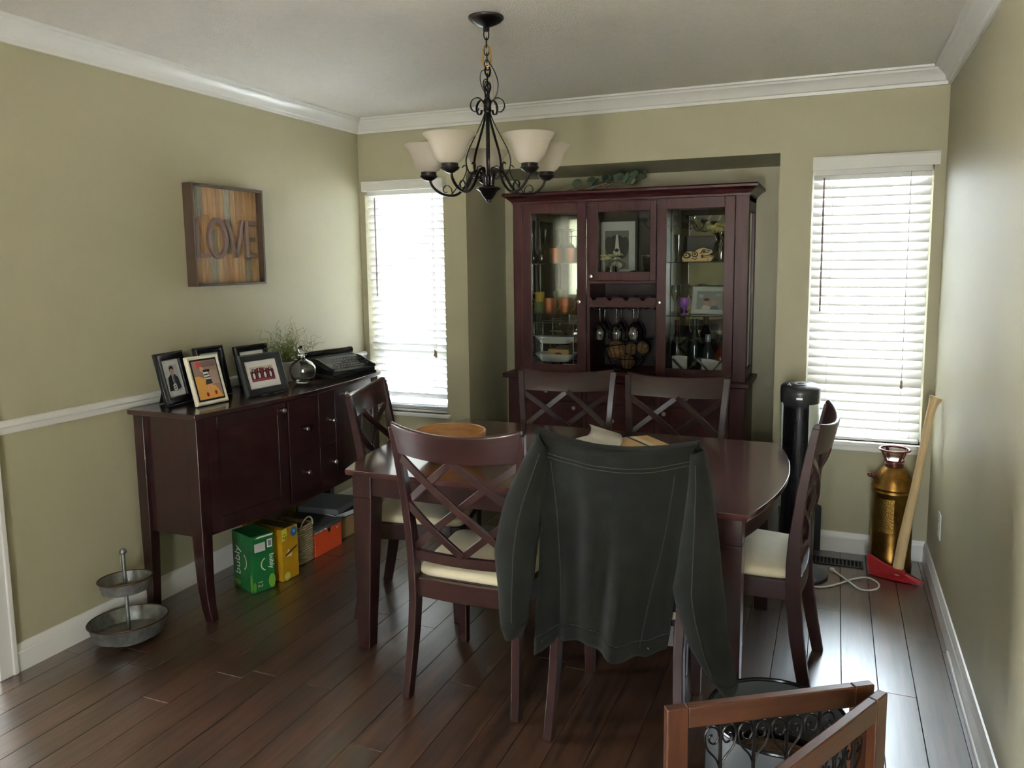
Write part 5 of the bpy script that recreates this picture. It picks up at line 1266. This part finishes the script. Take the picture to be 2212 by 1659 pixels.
# left side face (local x = -w/2, facing -x): the wide side towards the camera
Ms = at((-.058-.0009, .089, 0), rz=-PI/2)
sideo = polyprint(gc, [((222, 206, 176), [(x+.000, z+.140) for x, z in arc(.042, -65, 65, .006)]), ((110, 160, 60), ell(.078, .050, .010, .045)), ((110, 160, 60), ell(-.05, .03, .03, .014))], 0); sideo.matrix_local = Ms
lettering('bubly', .066, prw, gc, Ms @ at((-.040, -.0012, .140), rx=PI/2) @ Matrix.Rotation(PI/2, 4, 'Z'))
yel = pbr('yellow_carton', (206, 160, 34), .4, var=.25, vscale=6, rgb2=(176, 128, 26))
yc = carton('soda_carton', 'yellow twelve-pack drink carton with a torn slot beside the green one', (-2.910, -1.328, .001), 86, .112, .255, .262, yel)
polyprint(yc, [((226, 214, 72), [(-.055, .262), (-.055, .200), (-.030, .206), (-.018, .232), (-.022, .262)]), ((40, 112, 178), ell(.028, .232, .022, .024)), ((120, 180, 214), ell(.028, .234, .010, .008)), ((58, 40, 22), [(-.036, .122), (.044, .150), (.046, .160), (-.030, .134)]), ((238, 220, 170), [(-.028, .134), (-.004, .144), (-.014, .156)]), ((240, 224, 176), [(-.034, .120), (.004, .114), (.010, .130), (-.010, .128)]), ((214, 206, 60), ell(-.030, .022, .022, .022)), ((226, 214, 120), rectp(-.044, -.012, .012, .032))], -.0008)
lettering('12', .030, flat((70, 76, 28)), yc, at((-.038, -.0012, .226), rx=PI/2) @ Matrix.Rotation(-PI/2, 4, 'Z'))
m = MB(); m.box(-.030, .030, .004, .200, .2625, .266); m.build('flap', flat((62, 50, 22)), yc, smooth=0)
# woven basket
wb_m = pbr('seagrass_weave', (196, 180, 146), .8, var=.3, vscale=40, rgb2=(150, 134, 102))
wb = thing('woven_basket', 'pale woven seagrass basket with a loop handle under the sideboard', 'basket', (-2.968, -1.128, .001), math.radians(90))
m = MB()
for r_ in range(16):
    z = .008+r_*.0125; ss = 1+.03*math.sin(r_/15*PI)
    P = [(x*ss, .10+y*ss, z+.0025*math.sin(k*PI+r_*PI)) for k, (x, y) in enumerate(rounded([(-.062, -.10), (.062, -.10), (.062, .10), (-.062, .10)], .03, 6))]
    out = []
    for k in range(len(P)):
        a, b = Vector(P[k]), Vector(P[(k+1) % len(P)]); sub = max(1, int((b-a).length/.010))
        for j in range(sub): out.append(a.lerp(b, j/sub))
    c0 = Vector((0, .10, 0))
    out = [p+Vector(((p.x)*.02, (p.y-.10)*.02, 0))*(1 if (k+r_) % 2 else -1) for k, p in enumerate(out)]
    m.tube(out, .0062, 5, loop=True)
o = m.build('weave', wb_m, wb, smooth=60); o['kind'] = 'stuff'
m = MB(); m.box(-.055, .055, .008, .192, .002, .008); m.build('bottom', wb_m, wb, smooth=0)
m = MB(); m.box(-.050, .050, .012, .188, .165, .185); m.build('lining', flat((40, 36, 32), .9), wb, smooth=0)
m = MB(); m.tube(smooth_path([(-.052, -.004, .19), (-.030, -.006, .225), (.010, -.006, .240), (.040, -.006, .225), (.050, -.004, .19)], 6), .0045, 6); m.build('handle', wb_m, wb)
# orange shoe box with grey lid
org = pbr('orange_card', (224, 84, 40), .5); lidm = pbr('dark_grey_card', (84, 86, 88), .55)
ob = thing('shoe_box', 'orange shoe box with a dark grey lid under the sideboard', 'box', (-2.958, -.954, .001), math.radians(88.5))
m = MB(); m.box(-.112, .112, 0, .29, 0, .128); m.build('tray', org, ob, smooth=0, bevel=.002)
m = MB(); m.box(-.115, .115, -.003, .293, .129, .150); m.build('lid', lidm, ob, smooth=0, bevel=.002)
polyprint(ob, [((34, 30, 30), [(-.008, .128), (.018, .128), (.016, .112), (.010, .104), (.000, .104), (-.006, .112)]), ((244, 240, 236), [(.066, .110), (.074, .104), (.096, .122), (.076, .110), (.070, .116)]), ((204, 70, 30), rectp(-.112, .112, .070, .0708))], -.0006)
polyprint(ob, [((226, 226, 226), rectp(-.115, -.020, .129, .137)), ((30, 30, 32), rectp(-.105, -.098, .130, .136)), ((30, 30, 32), rectp(-.090, -.080, .130, .136)), ((30, 30, 32), rectp(-.070, -.064, .130, .136)), ((30, 30, 32), rectp(-.055, -.042, .130, .136))], -.0036)
m = MB(); m.box(-.075, -.045, .10, .122, .1503, .1506); m.build('label', flat((190, 190, 188)), ob, smooth=0)
# brown box beyond, with binders and a laptop case on it
bb = thing('cardboard_box', 'brown cardboard box with binders on it at the far end under the sideboard', 'box', (-2.990, -.705, .001), math.radians(86))
m = MB(); m.box(-.135, .135, 0, .28, 0, .125); m.build('box', pbr('kraft_card', (164, 132, 88), .7, var=.1), bb, smooth=0, bevel=.002)
def slabthing(name, label, loc, deg, w_, d_, h_, mat, cat, page=None):
    t = thing(name, label, cat, loc, math.radians(deg))
    if page:
        m = MB(); m.box(-w_/2, w_/2, 0, d_, 0, .003); m.build('cover', mat, t, smooth=0, bevel=.001)
        m = MB(); m.box(-w_/2, w_/2, 0, d_, h_-.003, h_); m.build('cover', mat, t, smooth=0, bevel=.001)
        m = MB(); m.box(-w_/2+.006, w_/2-.006, .006, d_-.004, .003, h_-.003); m.build('pages', page, t, smooth=0)
    else:
        m = MB(); m.box(-w_/2, w_/2, 0, d_, 0, h_); m.build('body', mat, t, smooth=0, bevel=.006)
    return t
slabthing('ring_binder', 'dark blue binder holding white pages on the brown cardboard box', (-2.965, -.720, .128), 80, .26, .28, .032, flat((30, 34, 50)), 'binder', flat((214, 216, 224)))
slabthing('laptop_case', 'grey padded case lying on top of the dark blue binder', (-2.985, -.715, .162), 97, .27, .25, .034, pbr('grey_felt', (104, 106, 108), .9), 'case')
slabthing('tan_folder', 'dark yellow box standing at the back under the right end of the sideboard', (-3.262, -.715, .001), 90, .26, .05, .28, flat((120, 98, 36), .7), 'box')

# ================================================================== GATE AND TUB IN THE FOREGROUND
GH = .60
gt = thing('pet_gate', 'chestnut wooden folding pet gate with black scrollwork in the near right foreground', 'gate', (-.36, -2.50, 0))
def gate_panel(hinge, direction, L_, name):
    d = Vector((direction[0], direction[1], 0)).normalized(); ang_ = math.atan2(d.y, d.x)
    root = bpy.data.objects.new(name, None); COL.objects.link(root); root.parent = gt
    root.location = Vector((hinge[0], hinge[1], 0))-Vector(gt.location); root.rotation_euler = (0, 0, ang_); root.empty_display_size = .05
    t, wd = .022, .048
    for x in (0, L_-wd):
        m = MB(); m.box(x, x+wd, -t/2, t/2, 0, GH); m.build('upright', gatez_m, root, smooth=0, bevel=.003)
    for z in (.05, GH-wd):
        m = MB(); m.box(wd, L_-wd, -t/2, t/2, z, z+wd); m.build('rail', gate_m, root, smooth=0, bevel=.003)
    n = 4; x0, x1 = wd, L_-wd; st = (x1-x0)/(n+1)
    for k in range(n):
        x = x0+st*(k+1)
        m = MB(); m.tube([(x, 0, .095), (x, 0, GH-wd)], .0042, 8); b = m.build('bar', iron_m, root)
        zt = GH-wd
        for sg in (-1, 1):
            P = [(0, -.105), (sg*.010, -.080), (sg*.030, -.055), (sg*.036, -.024), (sg*.026, -.006), (sg*.010, -.010), (sg*.004, -.028), (sg*.012, -.044), (sg*.024, -.040), (sg*.026, -.028), (sg*.019, -.024)]
            m = MB(); m.tube([(x+p.x, 0, zt+p.y-.004) for p in smooth_path([(a, b_, 0) for a, b_ in P], 5)], .0024, 6); m.build('scroll', iron_m, root)
            m = MB(); m.tube([(x+p.x, 0, .098-p.y+.004) for p in smooth_path([(a, b_, 0) for a, b_ in P], 5)], .0024, 6); m.build('scroll', iron_m, root)
    return root
gate_panel((-.366, -2.490), (-.403, -.261), .485, 'back_panel')
gate_panel((-.345, -2.519), (-.187, -.351), .485, 'front_panel')
for z in (.12, .50):
    m = MB(off=Vector(gt.location)); m.tube([(-.350, -2.494, z-.03), (-.350, -2.494, z+.03)], .005, 8); m.build('hinge', nickel_m, gt)
tu = thing('metal_tub', 'round black-rimmed grey metal tub on the floor behind the pet gate', 'tub', (-.588, -2.015, 0))
tubin = pbr('grey_enamel', (84, 87, 89), .4); wick = pbr('brown_wicker', (112, 86, 66), .6, var=.3, vscale=50, rgb2=(76, 56, 42))
m = MB(); m.lathe([(.001, .001), (.205, .001), (.208, .008), (.200, .19), (.198, .195), (.194, .195), (.200, .010), (.001, .006)], n=56); m.build('wall', tubin, tu, smooth=40)
m = MB(); m.tube([(.198*math.cos(2*PI*k/56), .198*math.sin(2*PI*k/56), .198) for k in range(56)], .0062, 8, loop=True); m.build('rim', blackg_m, tu)
m = MB(); m.lathe([(.200, .006), (.200, .022), (.176, .026), (.172, .010)], n=56); m.build('inner_ring', blackg_m, tu, smooth=40)
m = MB()
for k in range(11): m.tube([((.012+.0148*k)*math.cos(2*PI*j/44), (.012+.0148*k)*math.sin(2*PI*j/44), .014) for j in range(44)], .0072, 6, loop=True)
o = m.build('coiled_mat', wick, tu, smooth=60)
